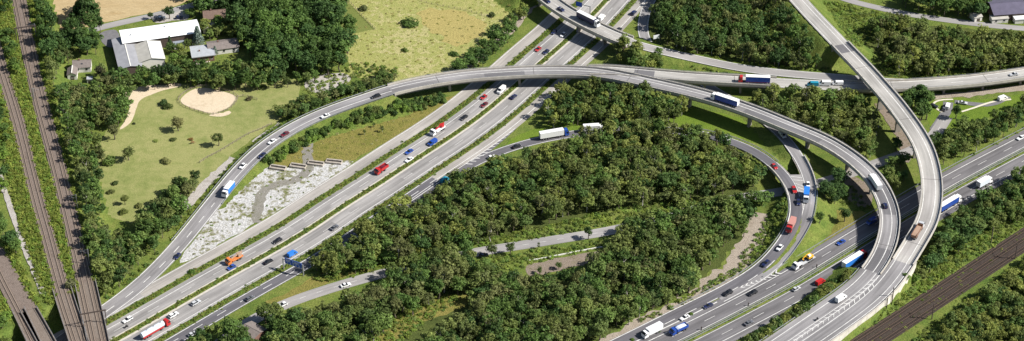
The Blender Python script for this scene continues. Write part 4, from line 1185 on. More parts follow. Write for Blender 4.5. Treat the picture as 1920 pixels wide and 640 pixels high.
wood([(728, 506), (735, 492), (790, 478), (850, 466), (893, 462), (895, 486), (850, 496), (780, 512)], '{c} {k} overhanging the local street in the middle of the wood', 'trees overhanging the local street', 4.6, (('broad', 1),), (3.0, 4.2), (8.5, 11), (DK, MD, OL), -.2)
wood([(1140, 438), (1160, 418), (1230, 400), (1300, 381), (1385, 358), (1395, 380), (1320, 402), (1240, 426), (1170, 446)], '{c} {k} overhanging the local street near the loop', 'trees overhanging the local street near the loop', 4.6, (('broad', 1),), (3.0, 4.2), (8.5, 11), (DK, MD, OL), -.2)

wood([(1132, 246), (1140, 230), (1200, 222), (1270, 224), (1330, 236), (1352, 250), (1340, 258), (1270, 246), (1200, 242)], '{c} {k} hiding the far arc of the loop ramp', 'trees hiding the far arc of the loop ramp', 4.2, (('broad', .8), ('birch', .2)), (2.6, 3.6), (8.5, 11), (DK, MD, OL, YE), -.6)
wood([(182, 470), (230, 440), (270, 440), (310, 405), (338, 388), (345, 402), (310, 440), (270, 485), (225, 520), (196, 545), (186, 520)], '{c} {k} in the thick belt above the ramp foot', 'trees in the thick belt above the ramp foot', 4.6, (('broad', 1),), (2.8, 4.2), (7.5, 10.5), (DK, MD, MD, OL), .0)

# the trees that show largest become things of their own; the rest of the woods is one mass
pos = np.array([t[1] for t in POOL])
ctr = pos + np.c_[np.zeros((len(POOL), 2)), [t[3] * .6 for t in POOL]]
pp = proj(ctr)
dep = np.linalg.norm(ctr - CAM, axis=1)
size = np.array([t[2] * (t[3] * .7) for t in POOL]) / dep ** 2
inside = (pp[:, 0] > 5) & (pp[:, 0] < 1915) & (pp[:, 1] > 5) & (pp[:, 1] < 632)
# a tree whose upper crown is covered by taller neighbours in front shows little
near = np.zeros(len(POOL))
for i in range(len(POOL)):
    d = pp - pp[i]
    f = (np.abs(d[:, 0]) < 12) & (d[:, 1] > 3) & (d[:, 1] < 22) & (pos[:, 1] < pos[i, 1] - 1)
    near[i] = f.sum()
score = np.where(inside, size / (1 + .25 * near), -1)
small_regions = [i for i in range(len(REG)) if sum(t[5] == i for t in POOL) <= 26]
for i, t in enumerate(POOL):
    if t[5] in small_regions and inside[i]: score[i] *= 3
solo = set()
for kd, cap in (('broad', 285), ('birch', 225)):
    c = [i for i in np.argsort(-score) if POOL[i][0] == kd and score[i] > 0][:cap]
    solo.update(c)
KW = {'broad': 'broadleaf tree', 'birch': 'birch'}
def colour_word(c):
    l = .3 * c[0] + .6 * c[1] + .1 * c[2]
    if c[0] > c[1] * .95: return 'brownish'
    if c[0] > c[1] * .78: return 'olive' if l < .19 else 'yellowish'
    return 'dark green' if l < .098 else ('mid green' if l < .165 else 'bright green')
lim = {kd: np.percentile([POOL[i][2] * POOL[i][3] for i in solo if POOL[i][0] == kd], (33, 67)) for kd in KW}
cnt = [sum(POOL[i][5] == q for i in solo) for q in range(len(REG))]
def tree_label(s):
    w_ = s.split()
    if len(w_) > 16 and w_[0] in ('large', 'small'): w_ = w_[1:]
    if len(w_) > 16: w_ = ' '.join(w_).split(',')[0].split()
    return ' '.join(w_)
VQ, VT, VC = [], [], []
TRV = MB()
for i, (kd, p, rad, h, c, ri) in enumerate(POOL):
    if i in solo:
        label, group, _ = REG[ri]
        lab = tree_label(label.format(c=('large ' if rad * h > lim[kd][1] else 'small ' if rad * h < lim[kd][0] else '') + colour_word(c), k=KW[kd]) + ((', ' + min(MARKS, key=lambda m_: math.hypot(m_[0] - pp[i, 0], 1.4 * (m_[1] - pp[i, 1])))[2]) if cnt[ri] > 8 else ''))
        plant(kd, p, rad, h, c, lab, group, base=.24 if kd == 'broad' else .28)
    else:
        q, t = LOWS[kd, i % NV[kd]]
        a = (i * 2.399) % 6.283
        ca, sa_ = math.cos(a), math.sin(a)
        b = .24 * h
        w3 = np.stack([p[0] + rad * (q[:, 0] * ca - q[:, 1] * sa_), p[1] + rad * (q[:, 0] * sa_ + q[:, 1] * ca), p[2] + b + q[:, 2] * (h - b)], 1)
        VQ.append(w3); VT.append(t); VC.append(np.repeat((c * LIFT)[None], len(t), 0))
        TRV.tube([(p[0], p[1], p[2] - .2), (p[0] + .1, p[1], p[2] + h * .6)], [.2, .08], 4)
print('trees', len(POOL), 'solo', len(solo), 'mass quads', sum(len(t) for t in VT))
fm = link('woodland', quads_mesh('woodland', np.concatenate(VQ), LEAF_S, np.concatenate(VT), np.concatenate(VC)))
tag(fm, 'dense mass of mixed woodland crowns filling the woods behind the nearer trees', 'woodland', None, 'stuff')
o = TRV.build('trunks', BARK, fm); o['kind'] = 'stuff'

# ------------------------------------------------------------------ single trees and shrubs one can point at
def tree_px(kind, x, y, R, H, col, label, group=None, **k):
    return plant(kind, G_px(x, y), R, H, np.array(col) * 1.9, label, group, **k)
tree_px('broad', 335, 246, 3.4, 7.5, (.085, .085, .034), 'olive round tree on the pasture below the sand paddock')
tree_px('broad', 410, 274, 3.0, 7.5, (.055, .07, .022), 'dark single tree on the pasture with its shadow by the fence line')
tree_px('broad', 242, 301, 3.4, 7.5, (.06, .075, .024), 'tree standing alone at the belt side of the pasture')
tree_px('broad', 215, 262, 3.0, 9, (.062, .068, .028), 'tall olive tree at the tip of the tree belt by the sandy track')
tree_px('broad', 235, 384, 2.2, 5, (.085, .10, .03), 'small light tree in the lower pasture')
tree_px('broad', 367, 346, 2.6, 8, (.026, .044, .014), 'dark tree at the lower pasture corner beside the gravel track')
tree_px('broad', 338, 366, 4.4, 10, (.026, .044, .014), 'large dark tree at the lower pasture corner')
tree_px('broad', 160, 40, 5.4, 17, (.028, .05, .016), 'very tall dark tree beside the stubble field and lane')
tree_px('broad', 150, 92, 5.0, 13, (.032, .056, .016), 'broad dark tree above the small white house')
tree_px('broad', 318, 36, 3.2, 8, (.022, .042, .014), 'dark round tree at the yard entrance by the lane')
tree_px('broad', 283, 37, 1.6, 4.5, (.028, .05, .016), 'small dark tree beside the lane verge')
tree_px('broad', 357, 34, 3.2, 5.5, (.05, .08, .02), 'round green tree behind the end of the white roofed hall')
tree_px('broad', 412, 50, 2.8, 7, (.12, .135, .028), 'yellow green tree in front of the brown farmhouse')
tree_px('broad', 190, 150, 3.0, 8, (.03, .03, .018), 'dark purplish tree right of the small white house')
tree_px('broad', 1536, 419, 2.3, 6, (.04, .066, .016), 'smaller round tree on the grass wedge by the connector ramp')
tree_px('broad', 1583, 416, 3.0, 7.5, (.032, .056, .015), 'larger dark tree on the grass wedge by the motorway')
tree_px('broad', 1791, 223, 2.6, 8, (.022, .042, .012), 'dark upright tree in the middle of the garden car park')
tree_px('birch', 717, 248, 1.2, 3.6, (.045, .07, .018), 'small young tree standing in the grass wedge, right of two')
tree_px('birch', 684, 253, .9, 3.2, (.06, .08, .022), 'thin young tree standing in the grass wedge, left of two')
tree_px('birch', 701, 239, .9, 2.8, (.05, .075, .02), 'little young tree behind the pair in the grass wedge')
plant('shrub', P(133, 540, 5.2), 2.6, 5.2, np.array((.14, .15, .075)), 'pale round bush standing between the two rail bridges', None)
tree_px('spruce', 372, 84, 3.6, 11, (.10, .13, .115), 'blue grey spruce behind the flat roofed house')
tree_px('spruce', 404, 104, 1.8, 5.5, (.10, .13, .11), 'small blue spruce at the corner of the flat roofed house')
tree_px('spruce', 320, 96, 1.8, 9, (.03, .055, .022), 'dark pointed conifer in front of the white roofed hall')
for k in range(7):
    tree_px('poplar', 289 + k * 6.2, 160 - k * .5, 1.35, 11 + (k % 3) * .5, (.024, .046, .016), 'tall slim dark poplar in the row above the sandy track', 'poplars in the row above the sandy track')
tree_px('broad', 322, 104, 2.8, 8, (.04, .065, .018), 'tree against the front of the white roofed hall, left of three')
tree_px('broad', 338, 101, 2.4, 6.5, (.055, .08, .02), 'tree against the front of the white roofed hall, middle of three')
tree_px('broad', 352, 92, 2.2, 6, (.05, .07, .02), 'tree against the front of the white roofed hall, right of three')
tree_px('broad', 1103, 449, 2.4, 7, (.03, .052, .016), 'single tree leaning over the open stretch of local street')
tree_px('broad', 957, 478, 2.2, 6.5, (.045, .065, .02), 'tree in front of the street at its hidden end')
tree_px('birch', 1010, 467, .9, 3.4, (.05, .07, .02), 'thin sapling in the verge of the local street')
tree_px('broad', 922, 482, 2.6, 7, (.05, .066, .022), 'tree beside the dark car on the local street')
tree_px('broad', 1047, 505, 1.6, 3.6, (.045, .07, .02), 'small tree on the bare brown bank, right of two')
tree_px('broad', 1012, 514, 1.6, 3.4, (.04, .06, .018), 'small tree on the bare brown bank, left of two')
def bush(x, y, R, H, col, label, group=None): return tree_px('shrub', x, y, R, H, col, label, group)
bush(768, 47, 5.2, 3.0, (.045, .075, .018), 'large low round bush in the middle of the dry meadow')
bush(759, 96, 2.2, 1.5, (.06, .085, .02), 'small bush below the large one in the dry meadow')
bush(852, 103, 2.8, 1.9, (.04, .07, .018), 'bush in the dry meadow beside the tree row')
bush(682, 18, 2.8, 2.4, (.06, .07, .028), 'olive bush at the top of the mown plot')
bush(922, 31, 2.2, 2.6, (.05, .065, .022), 'dark bush near the fence line of the dry meadow')
bush(805, 143, 1.6, 1.2, (.05, .075, .02), 'little bush just above the flyover parapet')
bush(306, 196, 2.6, 2.8, (.026, .046, .014), 'dark bush beside the sandy track, left of a pair')
bush(315, 203, 2.6, 2.6, (.045, .062, .018), 'olive bush beside the sandy track, right of a pair')
bush(325, 263, 1.9, 1.5, (.05, .065, .02), 'low bush in the pasture below the olive tree')
bush(292, 265, 1.6, .7, (.12, .15, .04), 'faint low green tussock in the pasture')
bush(468, 187, 2.0, 1.8, (.06, .055, .03), 'brownish bush beside the paddock fence corner')
bush(367, 161, 1.9, 2.6, (.12, .15, .028), 'bright yellow green bush at the hedge above the paddock')
bush(487, 165, 2.8, 1.7, (.07, .085, .026), 'olive bush at the upper pasture edge')
bush(251, 233, .9, 1.0, (.025, .035, .014), 'small dark bush at the end of the sandy track')
bush(204, 306, 3.6, 4, (.055, .085, .02), 'broad green bush at the pasture edge of the tree belt')
bush(310, 305, 3.0, 2.0, (.10, .105, .04), 'loose yellowish bush in the middle of the pasture')
bush(216, 345, 2.0, 1.7, (.04, .058, .018), 'low dark bush in the lower pasture, upper of two')
bush(208, 362, 2.0, 1.7, (.06, .07, .024), 'low olive bush in the lower pasture, lower of two')
bush(232, 400, 2.4, 2.4, (.075, .09, .026), 'round olive bush below the small light tree')
bush(260, 388, 2.2, 2.0, (.085, .095, .03), 'yellowish bush right of the small light tree')
bush(295, 382, 2.2, 2.0, (.05, .07, .02), 'green bush left of the dark corner trees')
bush(306, 371, 2.0, 2.2, (.04, .06, .018), 'dark bush at the foot of the large dark tree')
bush(359, 511, 1.9, 1.7, (.05, .09, .018), 'green bush in the verge at the ramp nose')
bush(1698, 521, 2.2, 2.2, (.06, .105, .02), 'bright green bush leaning over the retaining wall')
bush(1715, 525, 3.0, 3.4, (.06, .10, .02), 'large green bush at the end of the retaining wall')
for k, (x, y) in enumerate([(640, 376), (676, 357), (757, 310), (773, 300), (864, 247), (903, 190), (936, 192), (940, 263), (905, 266), (850, 240), (727, 290), (590, 392), (612, 380), (548, 418), (505, 444)]):
    pass
for k, (x, y) in enumerate([(1180, 608), (1228, 592), (1262, 585), (1290, 560)]):
    bush(x + 6, y + 30, 1.2, 1.0, (.06, .10, .02), 'low green tuft bush beside the earth strip', 'tuft bushes beside the earth strip')

# bush bank between the lower carriageway and the merging ramp
BMARK = [(510, 300, 'near the concrete troughs'), (560, 262, 'beside the maroon car'), (620, 235, 'beside the white car'), (680, 212, 'above the young trees'), (740, 198, 'near the black car'), (820, 186, 'under the flyover start'),
         (1400, 640, 'at the bottom edge'), (1450, 612, 'near the dark car'), (1500, 580, 'near the silver car'), (1545, 545, 'beside the red van'), (1590, 515, 'behind the white and blue lorry')]
def bush_label(o, text):
    q = proj(np.array([o.location]))[0]
    f = o.children[0]
    sz = 'large ' if f.scale[0] > 2.5 else 'small ' if f.scale[0] < 2.1 else ''
    o['label'] = tree_label(sz + colour_word(np.array(f.color[:3]) / LIFT) + ' bush ' + text + ', ' + min(BMARK, key=lambda m_: math.hypot(m_[0] - q[0], m_[1] - q[1]))[2])
bpts = scatter([(1388, 652), (1420, 620), (1470, 592), (1512, 566), (1540, 540), (1560, 528), (1590, 510), (1602, 516), (1580, 540), (1550, 562), (1500, 596), (1450, 628), (1410, 660)], 2.8, 1.5, 77, -1.0, skip=(E,))
lat_, _, _ = signed(E, bpts[:, :2])
for p in bpts[np.abs(lat_) > 6.2]:
    r = np.random.default_rng(int(abs(p[0] * 100)))
    o = plant('shrub', p, r.uniform(2.0, 2.9), r.uniform(2.6, 4.0), mixcol(r, (DK, MD, OL, YE)), None, 'bushes on the bank of the merging ramp')
    bush_label(o, 'on the bank of the merging ramp')
# shrub belt on the bank of the climbing ramp
bpts = scatter([(496, 300), (530, 276), (590, 241), (650, 217), (700, 200), (760, 187), (800, 181), (838, 178), (830, 194), (770, 206), (700, 221), (640, 239), (580, 265), (530, 295), (505, 309)], 2.5, 1.2, 78, -1.4)
for p in bpts:
    r = np.random.default_rng(int(abs(p[0] * 100)) + 5)
    o = plant('shrub', p, r.uniform(1.7, 2.6), r.uniform(2.0, 3.4), mixcol(r, (MD, MD, DK, OL, BT)), None, 'bushes along the climbing ramp')
    bush_label(o, 'in the belt along the climbing ramp')

# ------------------------------------------------------------------ low growth nobody could count
def growth(name, label, spots, cols, R, H, seed, low_kind='shrub'):
    r = np.random.default_rng(seed)
    n = len(spots)
    qs, ts, cs = [], [], []
    for i, p in enumerate(spots):
        q, t = LOWS['shrub', i % 5]
        sub = r.permutation(len(t))[: max(14, int(len(t) * .40))]
        q = q.reshape(-1, 4, 3)[sub].reshape(-1, 3)
        t = t[sub]
        a = r.uniform(0, 6.283); rad, h = r.uniform(*R), r.uniform(*H)
        ca, sa_ = math.cos(a), math.sin(a)
        qs.append(np.stack([p[0] + rad * (q[:, 0] * ca - q[:, 1] * sa_), p[1] + rad * (q[:, 0] * sa_ + q[:, 1] * ca), p[2] + q[:, 2] * h], 1))
        ts.append(t); cs.append(np.repeat((mixcol(r, cols) * LIFT)[None], len(t), 0))
    o = link(name, quads_mesh(name, np.concatenate(qs), LEAF_S, np.concatenate(ts), np.concatenate(cs)))
    print(name, n, sum(len(t) for t in ts))
    return tag(o, label, 'undergrowth', None, 'stuff')
LIT = (.17, .22, .042)
und = np.concatenate([scatter(pl_, sp_, .4, 900 + i, mg_) for i, (pl_, sp_, mg_) in enumerate([
    ([(560, 500), (640, 478), (760, 450), (860, 446), (960, 436), (1060, 412), (1140, 392), (1250, 374), (1400, 370), (1420, 380), (1300, 396), (1180, 424), (1130, 436), (1000, 457), (900, 470), (780, 492), (700, 510), (600, 530)], 2.3, -.4),
    ([(700, 530), (760, 512), (900, 484), (1000, 468), (1130, 448), (1140, 462), (1060, 480), (980, 500), (900, 520), (860, 560), (760, 640), (680, 660), (690, 600)], 2.4, -.4),
    ([(1210, 90), (1290, 96), (1400, 116), (1520, 128), (1580, 120), (1570, 138), (1440, 128), (1330, 108), (1240, 96)], 2.6, -.6),
    ([(1280, 114), (1330, 122), (1400, 134), (1500, 144), (1560, 148), (1540, 154), (1440, 148), (1340, 138), (1290, 126)], 2.0, -.6),
    ([(1540, 0), (1600, 10), (1700, 36), (1700, 60), (1600, 90), (1580, 60)], 2.3, -.6),
    ([(1640, 110), (1700, 122), (1800, 124), (1960, 114), (1960, 126), (1800, 142), (1700, 148), (1650, 140)], 2.2, -.6),
    ([(1730, 500), (1790, 460), (1860, 420), (1960, 360), (1960, 410), (1900, 440), (1760, 530), (1680, 590), (1600, 640), (1590, 625), (1680, 550)], 2.1, -.4),
    ([(1660, 680), (1700, 640), (1800, 570), (1900, 500), (1980, 450), (1980, 500), (1860, 570), (1740, 660), (1700, 700)], 2.1, -.4),
    ([(560, 205), (600, 178), (660, 165), (740, 150), (745, 162), (660, 186), (600, 212), (540, 240), (470, 300), (400, 372), (360, 420), (320, 462), (250, 530), (200, 560), (190, 552), (240, 520), (300, 470), (350, 400), (420, 320), (500, 250)], 2.2, -1.0),
    ([(590, 500), (640, 478), (700, 470), (760, 462), (740, 490), (640, 514), (600, 522)], 2.2, -.4),
    ([(1770, 320), (1840, 280), (1920, 240), (1980, 205), (1980, 222), (1920, 250), (1840, 292), (1780, 325)], 2.2, -1.0),
    ([(1560, 372), (1600, 330), (1640, 330), (1660, 380), (1610, 395)], 3.0, -.6),
    ([(1440, 400), (1470, 365), (1480, 380), (1480, 420), (1450, 460), (1410, 495), (1330, 545), (1270, 575), (1210, 606), (1200, 600), (1290, 555), (1380, 495)], 2.3, -.8),
    ([(568, 160), (590, 146), (650, 138), (655, 155), (610, 174), (580, 176)], 3.0, -.6),
    ([(650, 120), (700, 118), (745, 128), (740, 150), (680, 150), (640, 140)], 2.6, -.6)])])
growth('undergrowth', 'low green brambles and scrub in the clearings and along the woods', und, (LIT, BT, MD, OL, LIT), (1.0, 1.9), (.6, 1.5), 5)
tr = np.concatenate([scatter(pl_, 1.45, .8, 950 + i, -1.1) for i, pl_ in enumerate([
    [(20, -20), (30, 60), (52, 160), (72, 240), (100, 340), (122, 430), (142, 520), (150, 545), (128, 560), (110, 520), (92, 440), (72, 370), (52, 290), (30, 190), (5, 100), (-20, 0)],
    [(-20, 140), (0, 160), (20, 220), (40, 290), (60, 380), (78, 440), (96, 510), (108, 548), (98, 570), (80, 560), (60, 500), (40, 440), (26, 380), (8, 300), (-20, 230)],
    [(0, 450), (24, 452), (44, 500), (66, 555), (90, 590), (88, 600), (66, 585), (48, 560), (30, 520), (8, 480)],
    [(48, -20), (72, -20), (86, 60), (100, 160), (112, 230), (136, 330), (156, 430), (180, 530), (168, 532), (146, 440), (128, 350), (108, 270), (88, 190), (70, 110)],
    [(-30, 500), (0, 500), (12, 540), (26, 580), (20, 600), (-30, 620)]])])
growth('trackside_brambles', 'dense bright green brambles and hedges between the railway lines', tr, (LIT, BT, LIT, (.24, .29, .06), (.22, .25, .055)), (.9, 1.5), (.7, 1.6), 6)
def along(path, off, s0, s1, step, wob, seed):
    r = np.random.default_rng(seed)
    s = np.arange(s0, s1, step)
    p = path.at(s + r.uniform(-.5, .5, len(s)) * step, off + r.normal(0, wob, len(s)))
    p[:, 2] = np.maximum(p[:, 2] - .1, hz(p[:, :2]))
    return p
vg = np.concatenate([along(M, 0, 0, M.s[-1], .36, .55, 1), along(M, 11.5, M.s_px(190, 620), M.s[-1], .7, .5, 2), along(M, 12.7, M.s_px(190, 620), M.s[-1], .6, .6, 3),
                     along(M, -13.5, 0, M.s[-1], .5, .75, 4), along(M, -12.6, 0, M.s[-1], .9, .5, 14), along(BM, 0, 0, BM.s[-1], 1.1, .4, 5)])
growth('verge_growth', 'rough grass and low growth on the motorway median and verges', vg, (LIT, BT, OL, (.21, .20, .06), MD), (.5, 1.05), (.3, .8), 7)
md_ = np.concatenate([scatter([(650, -20), (648, 90), (660, 130), (745, 150), (850, 132), (960, 40), (985, -10)], 5.2, .2, 970, -.5),
                      scatter([(500, 305), (640, 236), (840, 184), (660, 296)], 3.4, .2, 972, -.5)])
growth('meadow_tussocks', 'scattered dry tussocks in the meadows', md_, ((.33, .30, .11), (.26, .26, .075), (.38, .34, .15), (.22, .23, .06)), (.5, 1.2), (.15, .4), 8)

wd = scatter([(345, 486), (400, 402), (450, 345), (500, 312), (650, 304), (600, 345), (520, 396), (430, 446)], 4.0, .2, 980, -.5)
wd = wd[np.random.default_rng(3).uniform(size=len(wd)) < .5]
rw = np.concatenate([along(RR, o_, 0, RR.s[-1], 2.6, 1.4, 30 + k) for k, o_ in enumerate((2.2, -1.9, -5.6, 5.6))])
rw = rw[np.random.default_rng(4).uniform(size=len(rw)) < .5]
growth('ground_weeds', 'sparse weeds on the pale rubble and between the old sidings', np.concatenate([wd, rw]), (LIT, OL, BT, (.2, .19, .06)), (.4, 1.1), (.2, .6), 9)

# ------------------------------------------------------------------ buildings
GLASS = plain('window_glass', (.03, .035, .045), .15, spec=.6)
WHITEW = plain('white_render', (.70, .68, .62), .9, var=.08, scale=.8)
def sheetmetal(name, c, pitch=.5, rough=.6, dirt=.15):
    if name in MATS: return MATS[name]
    m = plain(name, c, rough, var=dirt, scale=.35)
    return m
def building(name, label, A, ang, L, D, h, rise, axis, wallm, roofm, over=.35, roof2=None, wins=0, doors=0, chim=0, skyl=0, dormer=0):
    """A: photo pixel of the near left eave corner; L along the front, D away from the viewer"""
    p = P(A[0], A[1], h)
    b = empty(name, (p[0], p[1], 0), ang); tag(b, label, 'building')
    MB().box(0, L, 0, D, -.2, h).build('wall', wallm, b)
    t = .18
    def slope(pts, mat, nm='roof'):
        m = MB()
        q = [np.array(v, float) for v in pts]
        n = np.cross(q[1] - q[0], q[3] - q[0]); n /= np.linalg.norm(n)
        m.add([v - n * t for v in q] + q, [(3, 2, 1, 0), (4, 5, 6, 7), (0, 1, 5, 4), (1, 2, 6, 5), (2, 3, 7, 6), (3, 0, 4, 7)])
        return m.build(nm, mat, b)
    o_, z0, z1 = over, h + .12, h + .12 + rise
    if axis == 'x':
        e = rise * o_ / (D / 2)
        r1 = slope([(-o_, -o_, z0 - e), (L + o_, -o_, z0 - e), (L + o_, D / 2, z1), (-o_, D / 2, z1)], roofm)
        r2 = slope([(L + o_, D + o_, z0 - e), (-o_, D + o_, z0 - e), (-o_, D / 2, z1), (L + o_, D / 2, z1)], roof2 or roofm)
        MB().box(-o_, L + o_, D / 2 - .15, D / 2 + .15, z1 - .05, z1 + .08).build('ridge', roofm, r1)
        MB().add([(0, 0, h - .02), (0, D, h - .02), (0, D / 2, h + rise - .1), (.2, 0, h - .02), (.2, D, h - .02), (.2, D / 2, h + rise - .1)], [(0, 2, 1), (3, 4, 5), (0, 3, 5, 2), (2, 5, 4, 1)]).build('gable', wallm, b)
        MB().add([(L, 0, h - .02), (L, D, h - .02), (L, D / 2, h + rise - .1), (L - .2, 0, h - .02), (L - .2, D, h - .02), (L - .2, D / 2, h + rise - .1)], [(0, 1, 2), (3, 5, 4), (0, 2, 5, 3), (2, 1, 4, 5)]).build('gable', wallm, b)
    elif axis == 'y':
        e = rise * o_ / (L / 2)
        r1 = slope([(-o_, D + o_, z0 - e), (-o_, -o_, z0 - e), (L / 2, -o_, z1), (L / 2, D + o_, z1)], roofm)
        r2 = slope([(L + o_, -o_, z0 - e), (L + o_, D + o_, z0 - e), (L / 2, D + o_, z1), (L / 2, -o_, z1)], roof2 or roofm)
        MB().box(L / 2 - .25, L / 2 + .25, -o_, D + o_, z1 - .05, z1 + .1).build('ridge', plain('ridge_flashing', (.72, .70, .64), .8), r1)
        for y in (0, D - .2):
            MB().add([(0, y, h - .02), (L, y, h - .02), (L / 2, y, h + rise - .1), (0, y + .2, h - .02), (L, y + .2, h - .02), (L / 2, y + .2, h + rise - .1)], [(0, 1, 2), (3, 5, 4), (0, 2, 5, 3), (2, 1, 4, 5)]).build('gable', wallm, b)
    else:
        r1 = MB().box(-o_, L + o_, -o_, D + o_, h + .01, h + .3).build('roof', roofm, b)
        for (x0, x1, y0, y1) in ((-o_, L + o_, -o_, -o_ + .2), (-o_, L + o_, D + o_ - .2, D + o_), (-o_, -o_ + .2, -o_ + .2, D + o_ - .2), (L + o_ - .2, L + o_, -o_ + .2, D + o_ - .2)):
            MB().box(x0, x1, y0, y1, h + .3, h + .42).build('edge_trim', plain('roof_edge', (.45, .45, .46), .7), r1)
        z1 = h + .3
    for k in range(wins):
        x = L * (k + .5) / wins
        w_ = MB().box(x - .55, x + .55, -.05, .08, h * .38, h * .78).build('window', GLASS, b)
        MB().box(x - .65, x + .65, -.14, -.02, h * .38 - .12, h * .38 - .01).build('sill', WHITEW, w_)
    for k in range(doors):
        x = L * (k + .78) / (doors + .5)
        d_ = MB().box(x - .9, x + .9, -.07, .05, 0, min(2.6, h * .7)).build('door', plain('dark_door', (.09, .075, .06), .6), b)
    for k in range(chim):
        x = L * (.35 + .35 * k)
        MB().box(x - .35, x + .35, D * .5 - .3, D * .5 + .3, z1 - .3, z1 + .75).build('chimney', plain('chimney_brick', (.22, .13, .10), .9, var=.2), r1)
    for k in range(skyl):
        x = L * (k + .5) / skyl
        if axis == 'x':
            f = .42; zz = z0 + rise * f
            MB().add([(x - .5, D / 2 * (f - .08), z0 + rise * (f - .08) + .06), (x + .5, D / 2 * (f - .08), z0 + rise * (f - .08) + .06), (x + .5, D / 2 * (f + .08), z0 + rise * (f + .08) + .06), (x - .5, D / 2 * (f + .08), z0 + rise * (f + .08) + .06)], [(0, 1, 2, 3)]).build('skylight', GLASS, r1)
        else:
            MB().box(x - .5, x + .5, D * .5 - .5, D * .5 + .5, z1, z1 + .3).build('skylight', STEEL, r1)
    return b, r1
FA = math.radians(15.9)
GREYM = sheetmetal('grey_corrugated', (.30, .30, .315)); BEIG = sheetmetal('beige_cement_sheet', (.44, .42, .37)); BEIG2 = sheetmetal('pale_cement_sheet', (.60, .59, .54))
WHR = sheetmetal('white_roof_membrane', (.86, .86, .85), dirt=.04); TILE = plain('grey_brown_tiles', (.20, .17, .155), .9, var=.2, scale=1.2); BRN = plain('brown_tiles', (.17, .115, .09), .9, var=.2, scale=1.2)
FLAT = plain('grey_roof_felt', (.38, .40, .42), .85, var=.12, scale=.6); DKW = plain('dark_timber', (.10, .075, .06), .9, var=.2, scale=1); BRK = plain('red_brown_brick', (.20, .11, .085), .9, var=.2, scale=1.5)
DKP = plain('dark_violet_sheet', (.115, .105, .15), .55, var=.15, scale=.4)
b, r1 = building('barn', 'long barn with the bright white roof beside the lane', (231, 81), FA, 39, 12.5, 6.2, 1.1, 'x', DKW, WHR, .5, skyl=0, wins=0)
MB().box(4.2, 5.0, 4.6, 5.4, 7.1, 7.6).build('roof_vent', STEEL, r1)
MB().box(22, 22.7, 8.2, 8.9, 7.0, 7.5).build('roof_vent', STEEL, r1)
b, r1 = building('barn', 'low barn with the grey corrugated roof left of the beige one', (224, 130), FA, 11.2, 29, 4.6, 1.0, 'y', DKW, GREYM, .4)
for k in range(9):
    MB().box(-.06, .0, 1.5 + k * 3.0, 3.2 + k * 3.0, 2.0, 3.4).build('window', GLASS, b)
building('barn', 'barn with beige and pale roof slopes and a white ridge', (262, 117), FA, 12.5, 17, 4.9, 1.5, 'y', WHITEW, BEIG, .4, roof2=BEIG2)
building('house', 'flat roofed house with a brown front among the farm trees', (362, 108), math.radians(13), 10.6, 9.6, 3.4, 0, 'f', BRK, FLAT, .7, wins=4, doors=1, chim=1)
building('house', 'low house with the long grey roof behind the flat roofed house', (392, 95), math.radians(15), 15, 8.5, 3.2, 1.7, 'x', WHITEW, TILE, .5, wins=3, chim=1)
building('farmhouse', 'farmhouse with the brown tiled roof behind the barns', (383, 36), math.radians(10), 11, 8, 3.4, 2.4, 'x', WHITEW, BRN, .5, wins=4, doors=1, chim=1)
building('shed', 'small blue grey shed below the white barn roof', (327, 86), FA, 5.5, 6, 2.6, 0, 'f', WHITEW, sheetmetal('blue_grey_felt', (.27, .30, .35)), .3, doors=1)
building('shed', 'beige garden shed behind the blue spruce', (381, 56), FA, 7, 4.5, 2.3, 0, 'f', WHITEW, BEIG, .3, wins=2)
building('house', 'small white house with grey gabled roof beside the rails', (137, 127), math.radians(6), 8.6, 6.6, 3.2, 2.1, 'x', WHITEW, TILE, .4, wins=2, chim=1, skyl=1)
building('house_wing', 'white front wing of the small house beside the rails', (126, 141), math.radians(6), 4.6, 6.4, 3.0, 1.2, 'y', WHITEW, TILE, .35, wins=1, doors=1)
building('hut', 'tiny white hut right of the small white house', (163, 150), math.radians(6), 2.6, 2.4, 2.0, 0, 'f', WHITEW, FLAT, .2, doors=1)
building('house', 'grey brown flat roof among the trees by the slip road', (449, 620), math.radians(-38), 8.2, 7.4, 3.2, .9, 'x', BRK, TILE, .5, wins=3, doors=1)
building('warehouse', 'long dark violet roofed warehouse in the top corner', (1865, 28), math.radians(8), 34, 15, 4.2, 2.4, 'x', DKW, DKP, .6, skyl=0, doors=2)
building('shed', 'beige roofed shed in front of the dark violet warehouse', (1861, 37), math.radians(8), 8.6, 4.4, 2.6, .5, 'x', WHITEW, BEIG, .3, wins=2)
building('shed', 'white flat roofed shed at the frame edge below the warehouse', (1904, 38), math.radians(8), 11, 3.8, 2.4, 0, 'f', WHITEW, WHR, .3, doors=1)
building('shed', 'small beige shed left of the warehouse', (1828, 34), math.radians(20), 4.4, 5.2, 2.6, .8, 'x', WHITEW, BEIG, .3, doors=1)

